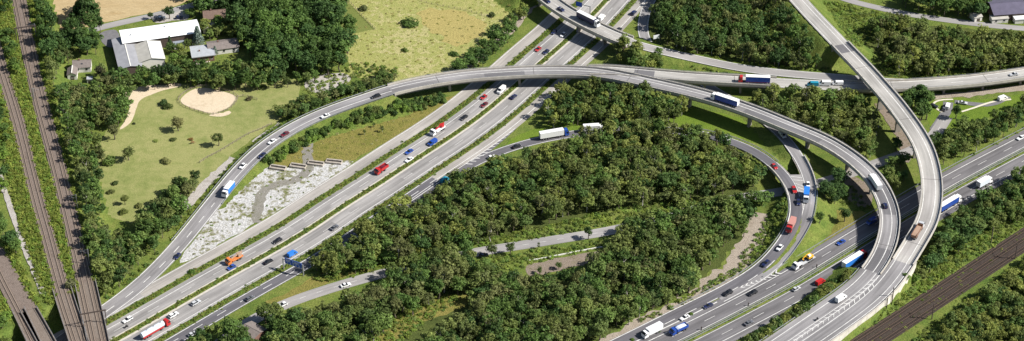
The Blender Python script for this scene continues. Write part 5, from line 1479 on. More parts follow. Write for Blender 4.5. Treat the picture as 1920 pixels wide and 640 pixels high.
# ------------------------------------------------------------------ yard and small walls
o = sheet('farm_yard', [(186, 64), (212, 56), (222, 62), (228, 84), (205, 90), (192, 80)], ASPH_D, .09, 'asphalt farm yard at the end of the white barn', .3)
o = sheet('farm_yard', [(286, 34), (330, 22), (352, 24), (352, 36), (320, 40), (296, 44)], GRAV, .08, 'gravel yard behind the white barn', .4)
sheet('terrace', [(366, 116), (392, 112), (394, 117), (370, 122)], plain('terrace_slabs', (.62, .56, .48), .9, var=.1), .08, 'pale terrace in front of the flat roofed house', .1)
def low_wall(pts, h, t, mat, label, name='low_wall', panel=3.0, z=0.0):
    q = Path(pts, smooth=1)
    w_ = empty(name); tag(w_, label, 'wall')
    for k in range(int(q.s[-1] / panel)):
        slab('wall_panel', q.cut(k * panel + .02, (k + 1) * panel - .02), -t, t, h, h + .3, mat, w_)
    return w_
low_wall([(992, 490), (1040, 481), (1090, 471), (1142, 462)], .55, .2, WHITEW, 'low white wall at the top of the bare brown bank')
# concrete troughs at the head of the rubble
for k, (x, y, a, lb) in enumerate([(521, 316, -14, 'left end one'), (559, 313, -14, 'second from the ramp'), (592, 308, -12, 'third from the ramp'), (626, 305, -10, 'last towards the motorway')]):
    p = P(x, y, 0)
    t = empty('concrete_trough', tuple(p), math.radians(a)); tag(t, 'weathered concrete trough at the head of the rubble, ' + lb, 'trough', 'concrete troughs at the head of the rubble')
    cm = plain('weathered_concrete', (.36, .32, .27), .95, var=.3, scale=.8)
    for s in (-1, 1): MB().box(-3.6, 3.6, s * 1.15 - .45, s * 1.15 + .45, -.1, .95).build('side_beam', cm, t)
    MB().box(-3.5, 3.5, -.69, .69, -.1, .25).build('floor_slab', plain('trough_floor', (.14, .12, .10), .95, var=.3), t)
    for s in (-1, 1): MB().box(s * 3.75 - .14, s * 3.75 + .14, -1.6, 1.6, -.1, .8).build('end_beam', cm, t)
RB_ = np.random.default_rng(31)
rub = MB()
zone = [(350, 478), (400, 408), (450, 350), (500, 318), (640, 306), (600, 342), (520, 392), (430, 444)]
for _ in range(420):
    x, y = RB_.uniform(340, 660), RB_.uniform(300, 490)
    if not in_poly(np.array([[x, y]]), zone)[0]: continue
    p = P(x, y, .05); s = RB_.uniform(.12, .42)
    a = RB_.uniform(0, 6.28)
    c, d = math.cos(a) * s, math.sin(a) * s
    h = s * RB_.uniform(.3, .8)
    rub.add([(p[0] + c, p[1] + d, p[2] - .1), (p[0] - d, p[1] + c, p[2] - .1), (p[0] - c, p[1] - d, p[2] - .1), (p[0] + d, p[1] - c, p[2] - .1), (p[0] + c * .5, p[1] + d * .5, p[2] + h), (p[0] - c * .4 - d * .4, p[1] + c * .5, p[2] + h * .8), (p[0] + d * .3, p[1] - c * .5, p[2] + h * .9)],
            [(0, 1, 4), (1, 5, 4), (1, 2, 5), (2, 3, 6), (2, 6, 5), (3, 0, 6), (0, 4, 6), (4, 5, 6)])
tag(rub.build('rubble_stones', plain('pale_stone', (.62, .60, .57), .95, var=.25, scale=.6)), 'scattered pale stones lying on the rubble ground', None, None, 'stuff')

# ------------------------------------------------------------------ fences
WOOD = plain('weathered_timber', (.30, .25, .19), .95, var=.2, scale=2)
POSTM = MB().box(-.1, .1, -.1, .1, -.2, 1.35).mesh('post', WOOD)
def fence(name, pts, label, gap=2.6, rails=2, closed=False, mat=WOOD, tall=1.0):
    w_ = np.array([G_px(x, y) for x, y in pts])
    c = Path.resample(catmull(w_, closed, 10), gap)
    f = empty(name, tuple(c[0])); tag(f, label, 'fence')
    o0 = np.array(c[0])
    for i, p in enumerate(c):
        q = link('post', POSTM, f); q.location = tuple(p - o0 + [0, 0, .05]); q.scale = (1, 1, tall)
        if i == len(c) - 1 or not rails: continue
        for k in range(rails):
            z = (.55 + .6 * k) * tall
            a, b_ = p - o0 + [0, 0, z], c[i + 1] - o0 + [0, 0, z]
            MB().tube([a, b_], [.07, .07], 4).build('rail', mat, f)
fence('paddock_fence', [(335, 187), (350, 172.5), (376, 163), (405, 166), (432, 174.5), (446, 183), (439, 197), (424, 208), (396, 215.5), (366, 208), (343, 199)], 'timber post and rail fence round the sand paddock', closed=True)
fence('pasture_fence', [(375, 306), (392, 295), (410, 286), (440, 268), (467, 252), (490, 243), (509, 234)], 'timber fence on the pasture side of the ramp bank', rails=2)
fence('field_fence', [(772, -4), (800, 6), (840, 14), (880, 22), (922, 36)], 'thin post fence across the top of the dry meadow', 3.2, 1)
fence('plot_fence', [(655, 4), (664, 14), (684, 36), (703, 56)], 'post fence along the edge of the mown plot', 2.6, 1)
fence('garden_fence', [(446, 183), (456, 181), (470, 184), (482, 188)], 'short timber fence running off the paddock corner', 2.4, 2)

# ------------------------------------------------------------------ masts, gantries and signs
DKST = plain('dark_mast_steel', (.11, .085, .075), .7, .3, var=.15)
SIGNB = plain('sign_blue', (.02, .10, .46), .45, var=.05)
SIGNW = plain('sign_white', (.80, .81, .82), .5)
SIGNG = plain('sign_back_grey', (.13, .14, .16), .6, .3)
def mast(x, y, h, label, arm=3.0, rz=0.0, z=None, mat=DKST):
    p = G_px(x, y) if z is None else P(x, y, z)
    m = empty('catenary_mast', tuple(p), rz); tag(m, label, 'mast')
    MB().box(-.16, .16, -.16, .16, -.3, h).build('post', mat, m)
    if arm:
        MB().tube([(0, 0, h - .2), (arm, 0, h - 1.0)], [.07, .05], 5).build('bracket', mat, m)
        MB().tube([(0, 0, h - 1.9), (arm, 0, h - 1.1)], [.06, .05], 5).build('brace', mat, m)
        MB().cyl((arm * .7, 0, h - 1.35), .09, .5, 'z', 6).build('insulator', plain('brown_insulator', (.16, .06, .03), .3), m)
    return m
ra = math.atan2(*(RR.tan[len(RR.tan) // 2][::-1]))
mast(1747, 599, 8.5, 'dark catenary mast on the near side of the old sidings', 4.0, ra + 1.2)
mast(1858, 456, 8.5, 'dark catenary mast between the trees and the far siding', 3.5, ra - 1.7)
mast(1903, 486, 8.5, 'dark catenary mast near the frame edge of the sidings', 4.0, ra + 1.2)
mast(1672, 570, 9.0, 'dark mast standing against the retaining wall', 0)
mast(1662, 578, 5.5, 'short dark mast left of the taller one on the wall', 0)
mast(168, 495, 8, 'catenary mast beside the rail bridge and woods', 3.5, math.pi, 6, STEEL)
mast(146, 392, 8, 'catenary mast beside the belt of trees', 3.5, math.pi, 6, STEEL)
mast(68, 70, 8, 'catenary mast at the dark portal by the rails', 3.5, math.pi, 6, STEEL)
mast(64, 188, 7, 'catenary mast between the two railway lines', 3.0, 0, 6, STEEL)
# steel portal over the woodside tracks
def portal(s, label):
    a, b_ = RA.at(s, 5.0)[0], RA.at(s, -5.0)[0]
    d = b_ - a
    g = empty('track_portal', tuple(a), math.atan2(d[1], d[0])); tag(g, label, 'portal')
    L = np.linalg.norm(d)
    for x in (0, L): MB().box(x - .18, x + .18, -.18, .18, -.3, 7).build('post', DKST, g)
    MB().box(-.4, L + .4, -.12, .12, 6.6, 7.2).build('beam', DKST, g)
    for x in (L * .3, L * .7): MB().box(x - .06, x + .06, -.06, .06, 5.6, 6.6).build('hanger', DKST, g)
portal(RA.s_px(52, 74), 'dark steel portal over the woodside tracks near the top')
portal(RA.s_px(176, 612), 'steel portal over the tracks on the rail bridge')
# sign gantry over the slip road
a, b_ = P(532, 505), P(569, 517.5)
d = b_ - a
L = float(np.linalg.norm(d[:2]))
g = empty('sign_gantry', tuple(a), math.atan2(d[1], d[0])); tag(g, 'sign gantry with two blue direction signs over the slip road', 'gantry')
for x in (0, L): MB().box(x - .22, x + .22, -.22, .22, -.2, 6.1).build('post', STEEL, g)
MB().box(-.3, L + .3, -.16, .16, 5.5, 5.9).build('beam', STEEL, g)
for x0, x1 in ((1.2, L / 2 + .15), (L / 2 + .45, L - .4)):
    s_ = MB().box(x0, x1, -.34, -.2, 4.0, 7.0).build('sign_panel', SIGNB, g)
    m = MB()
    w_ = x1 - x0
    for (u0, u1, z0, z1) in ((.12, .8, 6.3, 6.48), (.12, .62, 5.85, 6.03), (.12, .7, 5.4, 5.58)):
        m.box(x0 + w_ * u0, x0 + w_ * u1, -.37, -.345, z0, z1)
    for u in (.32, .7):
        xx = x0 + w_ * u
        m.box(xx - .07, xx + .07, -.37, -.345, 4.6, 5.15)
        m.add([(xx - .3, -.37, 4.62), (xx + .3, -.37, 4.62), (xx, -.37, 4.25)], [(0, 2, 1)])
    m.build('sign_lettering', SIGNW, s_)
    for (q0, q1, r0, r1_) in ((x0, x1, 6.93, 6.99), (x0, x1, 4.01, 4.07)): MB().box(q0 + .03, q1 - .03, -.355, -.342, r0, r1_).build('sign_border', SIGNW, s_)
p = M.at(M.s_px(1105, 34), 0)[0]
i = M.near(p[:2])[1]
g = empty('sign_gantry', tuple(p), math.atan2(M.nor[i][1], M.nor[i][0])); tag(g, 'cantilever gantry with a dark sign back behind the upper flyover lorry', 'gantry')
MB().box(-.2, .2, -.2, .2, -.1, 6.6).build('post', STEEL, g)
MB().box(0, 8.2, -.12, .12, 6.2, 6.6).build('arm', STEEL, g)
s_ = MB().box(4.6, 8.2, .15, .3, 4.9, 7.7).build('sign_panel', SIGNG, g)
MB().box(4.7, 8.1, .3, .33, 5.0, 7.6).build('sign_face', SIGNB, s_)
p = G_px(1236, 84)
g = empty('sign_board', tuple(p), math.radians(200)); tag(g, 'pale sign board on a post beside the access road trees', 'sign')
MB().cyl((0, 0, -.2), .09, 6.4, 'z', 6).build('post', STEEL, g)
MB().box(.2, 3.4, -.1, .1, 4.0, 6.1).build('sign_panel', SIGNW, g)
MB().box(-.1, .3, -.06, .06, 5.4, 5.6).build('bracket', STEEL, g)
for k, (x, y) in enumerate([(1483, 482), (1531, 502), (1403, 574), (1315, 619)]):
    p = P(x, y, 0)
    g = empty('emergency_post', tuple(p)); tag(g, 'small dark roadside post beside the asphalt motorway', 'post', 'dark posts beside the asphalt motorway')
    MB().box(-.2, .2, -.15, .15, -.1, 1.5).build('body', DKST, g); MB().box(-.26, .26, -.2, .2, 1.5, 1.75).build('cap', DKST, g)

# ------------------------------------------------------------------ horse on the pasture
def horse(x, y, rz, label):
    m = bpy.data.meshes.new('horse')
    J = [(-.62, 0, 1.12), (-.2, 0, 1.1), (.3, 0, 1.12), (.62, 0, 1.25), (.95, 0, 1.05), (1.2, 0, .72), (1.38, 0, .42), (1.42, 0, .18)]
    R_ = [.27, .30, .29, .24, .16, .13, .12, .07]
    edges = [(i, i + 1) for i in range(7)]
    for sx, root in ((-.62, 0), (.42, 2)):
        for sy in (-.17, .17):
            k = len(J)
            if root == 0: J += [(sx + .06, sy, .82), (sx - .12, sy, .5), (sx - .04, sy, .02)]
            else: J += [(sx + .02, sy, .72), (sx + .04, sy, .42), (sx, sy, .02)]
            R_ += [.13, .07, .06]
            edges += [(root, k), (k, k + 1), (k + 1, k + 2)]
    k = len(J); J += [(-.9, 0, 1.05), (-.98, 0, .6)]; R_ += [.06, .05]; edges += [(0, k), (k, k + 1)]
    m.from_pydata(J, edges, [])
    o = link('horse', m)
    o.location = tuple(G_px(x, y)); o.rotation_euler = (0, 0, rz)
    mod = o.modifiers.new('skin', 'SKIN')
    for v, rr in zip(m.skin_vertices[0].data, R_): v.radius = (rr, rr)
    m.skin_vertices[0].data[1].use_root = True
    sub = o.modifiers.new('sub', 'SUBSURF'); sub.levels = 1; sub.render_levels = 1
    m.materials.append(plain('piebald_coat', (.22, .11, .05), .8, var=.6, scale=1.3))
    tag(o, label, 'horse')
horse(361, 270, .3, 'brown horse grazing on the pasture below the sand paddock')
bush(358, 262, 1.5, .9, (.13, .085, .03), 'brown withered low bush beside the grazing horse')

# ------------------------------------------------------------------ vehicles
TYRE = plain('tyre', (.02, .02, .02), .9); RIM = plain('alloy', (.35, .35, .36), .4, .7); LAMP = plain('headlight_lens', (.75, .76, .78), .2); TAIL = plain('tail_light', (.35, .02, .02), .3)
CHAS = plain('chassis_black', (.035, .035, .04), .8); SCREEN = plain('vehicle_glass', (.022, .026, .032), .12, spec=.6)
PAINTC = {'white': (.80, .80, .79), 'silver': (.50, .51, .52), 'black': (.018, .018, .022), 'navy': (.015, .022, .075), 'blue': (.02, .07, .33), 'skyblue': (.03, .19, .62), 'red': (.44, .022, .022), 'maroon': (.14, .012, .022),
          'orange': (.62, .19, .045), 'yellow': (.80, .42, .02), 'grey': (.12, .125, .14), 'teal': (.02, .25, .36), 'darkgreen': (.02, .06, .045), 'tan': (.40, .27, .19), 'palered': (.50, .24, .20), 'brownload': (.24, .12, .07), 'cyanwhite': (.66, .72, .78)}
def paintm(c): return plain('paint_' + c, PAINTC[c], .32, .0, .5)
MESH = {}
def part(key, name, make, mat, parent, loc=(0, 0, 0)):
    """parts of alike vehicles share mesh data; the paint sits on the object"""
    if key not in MESH:
        m = make().mesh(name, mat)
        MESH[key] = m
    o = link(name, MESH[key], parent)
    o.location = loc
    if o.material_slots and o.material_slots[0].material != mat:
        o.material_slots[0].link = 'OBJECT'; o.material_slots[0].material = mat
    return o
def wheel(parent, x, y, r=.33, w=.24, n=10):
    t = part(('wheel', r, w), 'wheel', lambda: MB().cyl((0, -w / 2, 0), r, w, 'y', n), TYRE, parent, (x, y, r))
    s = 1 if y > 0 else -1
    part(('rim', r, w, s), 'rim', lambda: MB().cyl((0, s * w / 2 - .01, 0), r * .6, .03, 'y', 8), RIM, t)
CARS = {  # length, width, bonnet/boot shape: body profile and greenhouse profile
    'sedan': (4.6, 1.8, [(-2.3, .32), (-2.32, .78), (-2.2, .92), (-1.45, .96), (.75, .94), (1.9, .82), (2.26, .68), (2.3, .32)], [(-1.7, .94), (-1.0, 1.40), (.05, 1.43), (.95, .93)]),
    'hatch': (4.1, 1.75, [(-2.05, .32), (-2.06, .85), (-1.95, .98), (-1.4, 1.0), (.75, .97), (1.7, .85), (2.0, .7), (2.05, .32)], [(-1.92, .96), (-1.45, 1.46), (-.1, 1.49), (.95, .95)]),
    'estate': (4.7, 1.82, [(-2.35, .32), (-2.36, .85), (-2.25, .98), (-1.5, 1.0), (.75, .96), (1.95, .83), (2.3, .68), (2.35, .32)], [(-2.25, .96), (-1.85, 1.45), (0, 1.48), (.98, .94)]),
    'suv': (4.7, 1.9, [(-2.35, .42), (-2.36, 1.0), (-2.25, 1.12), (-1.4, 1.14), (.8, 1.12), (1.95, 1.0), (2.3, .85), (2.35, .42)], [(-2.2, 1.1), (-1.75, 1.72), (.1, 1.75), (1.0, 1.09)]),
}
def car(kind, body, root):
    L, W, prof, gh = CARS[kind]
    pm = paintm(body)
    def mk_body():
        m = MB()
        n = len(prof)
        zs = [z for _, z in prof]; zt = max(zs)
        rows = []
        for y, sc, zz in ((-W / 2, .965, .05), (-W / 2 * .9, 1.0, 0), (W / 2 * .9, 1.0, 0), (W / 2, .965, .05)):
            rows.append([(x * sc, y, z - (zz if z > .6 else 0)) for x, z in prof])
        vs = [v for r in rows for v in r]
        fs = [tuple(range(n)), tuple(range(4 * n - 1, 3 * n - 1, -1))]
        for k in range(3):
            for i in range(n): fs.append((k * n + i, (k + 1) * n + i, (k + 1) * n + (i + 1) % n, k * n + (i + 1) % n))
        return m.add(vs, fs)
    b = part((kind, 'body'), 'body', mk_body, pm, root)
    z0, z1 = gh[0][1], max(z for _, z in gh)
    wf = lambda z: W / 2 * (.93 - .17 * (z - z0) / (z1 - z0))
    part((kind, 'windows'), 'windows', lambda: MB().side(gh, wf), SCREEN, root)
    def mk_roof():
        (xa, za), (xb, zb) = gh[1], gh[2]
        h = wf(z1) + .01
        return MB().add([(xa - .03, -h, za - .04), (xb + .03, -h, zb - .04), (xb + .03, h, zb - .04), (xa - .03, h, za - .04), (xa + .05, -h * .93, za + .05), (xb - .05, -h * .93, zb + .05), (xb - .05, h * .93, zb + .05), (xa + .05, h * .93, za + .05)],
                        [(3, 2, 1, 0), (4, 5, 6, 7), (0, 1, 5, 4), (1, 2, 6, 5), (2, 3, 7, 6), (3, 0, 4, 7)])
    part((kind, 'roof'), 'roof', mk_roof, pm, root)
    for x in (-L * .31, L * .31):
        for y in (-W / 2 + .1, W / 2 - .1): wheel(root, x, y, .36 if kind == 'suv' else .32)
    for y in (-1, 1):
        part((kind, 'lamp', y), 'headlight', lambda: MB().box(L / 2 - .16, L / 2 + .012, y * W * .33 - .22, y * W * .33 + .22, .56, .70), LAMP, root)
        part((kind, 'tail', y), 'tail_light', lambda: MB().box(-L / 2 - .015, -L / 2 + .12, y * W * .36 - .16, y * W * .36 + .16, .62, .82), TAIL, root)
def van(body, root, L=5.2, H=2.1, W=1.95, key='van'):
    pm = paintm(body)
    prof = [(-L / 2, .4), (-L / 2, H - .08), (-L / 2 + .15, H), (L * .22, H), (L * .36, H * .62), (L * .47, H * .5), (L / 2, .75), (L / 2, .4)]
    part((key, L, 'body'), 'body', lambda: MB().side(prof, lambda z: W / 2 - (.09 if z > H - .3 else 0)), pm, root)
    part((key, L, 'screen'), 'windscreen', lambda: MB().add([(L * .232, -W * .40, H - .06), (L * .232, W * .40, H - .06), (L * .362, W * .44, H * .63), (L * .362, -W * .44, H * .63), (L * .20, 0, H * .8)], [(0, 3, 2, 1), (0, 1, 4), (1, 2, 4), (2, 3, 4), (3, 0, 4)]), SCREEN, root)
    for y in (-1, 1):
        part((key, L, 'sw', y), 'side_window', lambda: MB().box(L * .06, L * .24, y * (W / 2 + .0) - .015, y * (W / 2) + .015, H * .58, H * .84), SCREEN, root)
        part((key, L, 'lamp', y), 'headlight', lambda: MB().box(L / 2 - .12, L / 2 + .015, y * W * .36 - .17, y * W * .36 + .17, .66, .84), LAMP, root)
    for x in (-L * .31, L * .31):
        for y in (-W / 2 + .1, W / 2 - .1): wheel(root, x, y, .36)
def cab(root, x, body, W=2.45, H=3.4, key='cab', deflector=True):
    """lorry cab whose front is at x"""
    pm = paintm(body)
    prof = [(x - 2.1, .6), (x - 2.1, H - .1), (x - 1.9, H), (x - .7, H), (x - .12, 2.35), (x, 1.45), (x, .5), (x - .3, .45)]
    c = part((key, x, H), 'cab', lambda: MB().side(prof, lambda z: W / 2 - (.1 if z > H - .4 else 0)), pm, root)
    part((key, x, H, 's'), 'windscreen', lambda: MB().add([(x - .66, -1.02, H - .1), (x - .66, 1.02, H - .1), (x - .08, 1.1, 2.22), (x - .08, -1.1, 2.22), (x - .5, -1.02, H - .1 + .02), (x - .5, 1.02, H - .08), (x + .02, 1.1, 2.2), (x + .02, -1.1, 2.2)], [(4, 7, 6, 5), (0, 1, 2, 3), (0, 4, 5, 1), (1, 5, 6, 2), (2, 6, 7, 3), (3, 7, 4, 0)]), SCREEN, c)
    for y in (-1, 1):
        part((key, x, H, 'w', y), 'side_window', lambda: MB().box(x - 1.25, x - .45, y * W / 2 - .02, y * W / 2 + .02, 1.9, 2.6), SCREEN, c)
        part((key, x, H, 'l', y), 'headlight', lambda: MB().box(x - .08, x + .02, y * .9 - .22, y * .9 + .22, .75, .95), LAMP, c)
        part((key, x, H, 'm', y), 'mirror', lambda: MB().box(x - .35, x - .2, y * (W / 2 + .16) - .1, y * (W / 2 + .16) + .1, 1.9, 2.5), CHAS, c)
    return c
def axles(root, xs, W=2.45, r=.5):
    for x in xs:
        for y in (-W / 2 + .2, W / 2 - .2): wheel(root, x, y, r, .34)
def semi(root, cabc, side, roof, skirt=None, L=16.5):
    f = L / 2
    cab(root, f, cabc, H=3.6)
    part(('semi', 'ch'), 'chassis', lambda: MB().box(-f + .4, f - .6, -.5, .5, .6, 1.0), CHAS, root)
    t0, t1 = -f, f - 2.6
    t = part(('semi', 'box'), 'trailer', lambda: MB().box(t0, t1, -1.24, 1.24, 1.15, 3.88), paintm(side), root)
    part(('semi', 'roof'), 'trailer_roof', lambda: MB().box(t0 - .01, t1 + .01, -1.26, 1.26, 3.885, 4.0), paintm(roof), t)
    part(('semi', 'skirt'), 'trailer_skirt', lambda: MB().box(t0 + .1, t1 - .1, -1.22, 1.22, .95, 1.14), paintm(skirt) if skirt else CHAS, t)
    part(('semi', 'door'), 'rear_door', lambda: MB().box(t0 - .05, t0 - .015, -1.15, 1.15, 1.25, 3.75), paintm(roof if side != 'white' else 'silver'), t)
    axles(root, (f - 1.3, f - 5.0, -f + 1.6, -f + 2.9, -f + 4.2))
def rigid(root, cabc, box, roof=None, L=10.0):
    f = L / 2
    cab(root, f, cabc, H=3.1)
    part(('rig', L, 'ch'), 'chassis', lambda: MB().box(-f + .2, f - .6, -.5, .5, .6, 1.0), CHAS, root)
    t = part(('rig', L, 'box'), 'cargo_box', lambda: MB().box(-f, f - 2.3, -1.25, 1.25, 1.05, 3.6), paintm(box), root)
    part(('rig', L, 'roof'), 'box_roof', lambda: MB().box(-f - .01, f - 2.29, -1.27, 1.27, 3.605, 3.72), paintm(roof or box), t)
    part(('rig', L, 'door'), 'rear_door', lambda: MB().box(-f - .05, -f - .012, -1.15, 1.15, 1.2, 3.45), paintm('silver'), t)
    axles(root, (f - 1.3, -f + 1.6, -f + 2.9))
def tanker(root, cabc, tank, trim, L=16.0):
    f = L / 2
    cab(root, f, cabc, H=3.2)
    part(('tk', 'ch'), 'chassis', lambda: MB().box(-f + .3, f - .6, -.5, .5, .7, 1.05), CHAS, root)
    t = part(('tk', 'tank'), 'tank', lambda: MB().cyl((-f, 0, 2.25), 1.2, L - 3.0, 'x', 16), paintm(tank), root)
    part(('tk', 'trim'), 'side_rail', lambda: MB().box(-f + .2, f - 3.4, -1.25, 1.25, 1.0, 1.45), paintm(trim), root)
    for k in range(3): part(('tk', 'hatch', k), 'hatch', lambda: MB().cyl((-f + 3 + k * 3.6, 0, 3.4), .35, .18, 'z', 8), STEEL, t)
    axles(root, (f - 1.3, f - 4.6, -f + 1.4, -f + 2.7, -f + 4.0))
def tipper(root, cabc, bodyc, load=None, L=8.6, nax=4):
    f = L / 2
    cab(root, f, cabc, H=3.0)
    part(('tip', L, 'ch'), 'chassis', lambda: MB().box(-f, f - .6, -.5, .5, .6, 1.05), CHAS, root)
    def bed():
        m = MB()
        a, b = -f, f - 2.5
        m.box(a, b, -1.22, 1.22, 1.1, 1.3)
        for y in (-1, 1): m.box(a, b, y * 1.18 - .07, y * 1.18 + .07, 1.3, 2.45)
        m.box(b - .14, b, -1.1, 1.1, 1.3, 2.75); m.box(a, a + .1, -1.1, 1.1, 1.3, 2.3)
        return m
    part(('tip', L, 'bed'), 'tipper_bed', bed, paintm(bodyc), root)
    if load: part(('tip', L, 'load'), 'load', lambda: MB().side([(-f + .2, 1.31), (-f + .2, 1.8), (-f + 2.2, 2.3), (f - 4.0, 2.35), (f - 2.75, 1.8), (f - 2.75, 1.31)], 1.08), paintm(load), root)
    axles(root, [f - 1.2, f - 2.9, -f + 2.4, -f + 1.1][:nax])
def crane_truck(root, cabc, bedc, boomc, L=9.5):
    f = L / 2
    cab(root, f, cabc, H=3.0)
    part(('ct', 'ch'), 'chassis', lambda: MB().box(-f, f - .6, -.5, .5, .6, 1.05), CHAS, root)
    part(('ct', 'bed'), 'flat_bed', lambda: MB().box(-f, f - 2.5, -1.22, 1.22, 1.06, 1.55), paintm(bedc), root)
    part(('ct', 'tur'), 'crane_turret', lambda: MB().box(-f + .6, -f + 2.4, -.9, .9, 1.56, 2.9), paintm(boomc), root)
    part(('ct', 'boom'), 'boom', lambda: MB().add([(-f - .2, -.3, 2.6), (f - 2.7, -.25, 2.0), (f - 2.7, .25, 2.0), (-f - .2, .3, 2.6), (-f - .2, -.3, 3.25), (f - 2.7, -.25, 2.45), (f - 2.7, .25, 2.45), (-f - .2, .3, 3.25)],
         [(3, 2, 1, 0), (4, 5, 6, 7), (0, 1, 5, 4), (1, 2, 6, 5), (2, 3, 7, 6), (3, 0, 4, 7)]), paintm(boomc), root)
    axles(root, (f - 1.3, -f + 1.3, -f + 2.7))
def loader_truck(root, L=13.0):
    """low loader carrying an excavator"""
    f = L / 2
    cab(root, f, 'white', H=3.1)
    part(('ll', 'ch'), 'chassis', lambda: MB().box(-f, f - .6, -.6, .6, .6, .95), CHAS, root)
    part(('ll', 'bed'), 'low_bed', lambda: MB().box(-f, f - 4.4, -1.25, 1.25, .96, 1.2), paintm('silver'), root)
    part(('ll', 'neck'), 'gooseneck', lambda: MB().box(f - 4.4, f - 2.2, -.7, .7, .96, 1.7), paintm('white'), root)
    axles(root, (f - 1.3, f - 3.6, -f + 1.2, -f + 2.4, -f + 3.6))
def excavator(root):
    m = paintm('yellow')
    for y in (-1, 1): part(('ex', 't', y), 'track', lambda: MB().side([(-1.5, .15), (-1.3, 0), (1.3, 0), (1.5, .15), (1.5, .6), (1.3, .75), (-1.3, .75), (-1.5, .6)], .28, y=y * .92), CHAS, root)
    part(('ex', 'b'), 'engine_body', lambda: MB().side([(-2.0, .85), (-2.0, 1.6), (-1.7, 1.9), (.9, 1.9), (1.1, 1.6), (1.1, .85)], 1.15), m, root)
    c = part(('ex', 'c'), 'operator_cab', lambda: MB().box(-.3, 1.15, .1, 1.1, 1.91, 2.75), paintm('white'), root)
    part(('ex', 'w'), 'cab_window', lambda: MB().box(1.12, 1.18, .2, 1.0, 2.0, 2.65), SCREEN, c)
    part(('ex', 'boom'), 'boom', lambda: MB().tube([(.9, -.3, 1.5), (2.4, -.3, 2.5), (3.9, -.3, 1.5)], [.26, .26, .2], 6), m, root)
    part(('ex', 'arm'), 'arm', lambda: MB().tube([(3.9, -.3, 1.5), (2.6, -.3, .4)], [.2, .15], 6), m, root)
    part(('ex', 'bk'), 'bucket', lambda: MB().side([(2.2, .1), (2.8, .05), (3.1, .5), (2.6, .7)], .45, y=-.3), CHAS, root)
def motorbike(root, c='black'):
    for x in (-.7, .7): part(('mb', 'w', x), 'wheel', lambda: MB().cyl((x, -.07, .32), .32, .14, 'y', 10), TYRE, root)
    part(('mb', 'b'), 'body', lambda: MB().side([(-.8, .65), (-.6, .9), (0, .85), (.35, 1.05), (.6, .9), (.4, .45), (-.3, .4)], .16), paintm(c), root)
    # rider bent over the bars
    m = bpy.data.meshes.new('rider') if ('mb', 'r') not in MESH else MESH['mb', 'r']
    if ('mb', 'r') not in MESH:
        J = [(-.25, 0, .95), (-.15, 0, 1.25), (.0, 0, 1.48), (.08, 0, 1.60), (.13, 0, 1.76), (.0, .2, 1.42), (.25, .26, 1.2), (.45, .25, 1.08), (.0, -.2, 1.42), (.25, -.26, 1.2), (.45, -.25, 1.08), (.15, .2, .85), (-.1, .2, .42), (.15, -.2, .85), (-.1, -.2, .42)]
        R_ = [.17, .16, .17, .07, .13, .09, .07, .06, .09, .07, .06, .11, .07, .11, .07]
        m.from_pydata(J, [(0, 1), (1, 2), (2, 3), (3, 4), (2, 5), (5, 6), (6, 7), (2, 8), (8, 9), (9, 10), (0, 11), (11, 12), (0, 13), (13, 14)], [])
        MESH['mb', 'r'] = m
        m.materials.append(plain('rider_leather', (.03, .03, .035), .6)); m['r'] = R_
    return m, R_ if 'R_' in dir() else list(m['r'])

def place(name, cat, label, path, px, sign, build, zc=.75, top=.12, group=None, off_rot=0.0, dz=0.0):
    """vehicle seen at pixel px on a road course, heading along it (sign +1) or against it"""
    z = 0.0
    for _ in range(4):
        p = P(px[0], px[1], z + zc)
        i = path.near(p[:2])[1]
        z = path.pts[i, 2] + top
    p = P(px[0], px[1], z + zc)
    t = path.tan[i] * sign
    o = empty(name, (p[0], p[1], z + .02 + dz), math.atan2(t[1], t[0]) + off_rot)
    tag(o, label, cat, group)
    build(o)
    return o
def C(label, path, px, sign, kind, colour, **k): return place('car', 'car', label, path, px, sign, lambda o: car(kind, colour, o), **k)
def V_(label, path, px, sign, colour, L=5.2, H=2.1, **k): return place('van', 'van', label, path, px, sign, lambda o: van(colour, o, L, H), zc=1.0, **k)
def TR(label, path, px, sign, f, zc=1.9, **k): return place('lorry', 'lorry', label, path, px, sign, f, zc=zc, **k)

# upper carriageway of the left motorway, heading down to the left
C('white estate car on the motorway nearest the rail bridges', M, (239, 599), -1, 'estate', 'white')
TR('orange council lorry with a pale tank on the motorway', M, (439, 485), -1, lambda o: crane_truck(o, 'orange', 'orange', 'tan', 8.5), 1.4)
C('blue car beside the orange lorry', M, (434, 501), -1, 'hatch', 'blue')
C('black car in the middle of the motorway above the median', M, (520, 451), -1, 'estate', 'black')
TR('red tipper lorry on the motorway above the slip road wood', M, (715, 317), -1, lambda o: tipper(o, 'red', 'red', 'maroon', 7.6, 3), 1.4)
C('blue car ahead of the red tipper, outer lane', M, (767, 284), -1, 'sedan', 'blue')
C('white car beside the blue car on the motorway', M, (767, 299), -1, 'sedan', 'white')
V_('blue van following the white crane lorry', M, (811, 267), -1, 'blue', 5.2, 2.1)
TR('white lorry with a red crane on the motorway', M, (821, 243), -1, lambda o: crane_truck(o, 'white', 'white', 'red', 9.5), 1.4)
C('black car alone below the long flyover', M, (870, 220), -1, 'sedan', 'black')
C('dark maroon car near the long flyover, inner lane', M, (908, 196), -1, 'sedan', 'maroon')
C('bright red car just below the long flyover', M, (907, 182), -1, 'hatch', 'red')
V_('white van coming out from under the long flyover', M, (940, 169), -1, 'white', 5.8, 2.5)
C('red car between the two flyovers', M, (1009, 92), -1, 'hatch', 'red')
C('dark blue car below the red one between the flyovers', M, (1024, 97), -1, 'hatch', 'navy')
C('navy car just out of the upper flyover shadow', M, (1039, 60), -1, 'hatch', 'navy')
C('white car beside the navy one near the upper flyover', M, (1056, 65), -1, 'hatch', 'white')
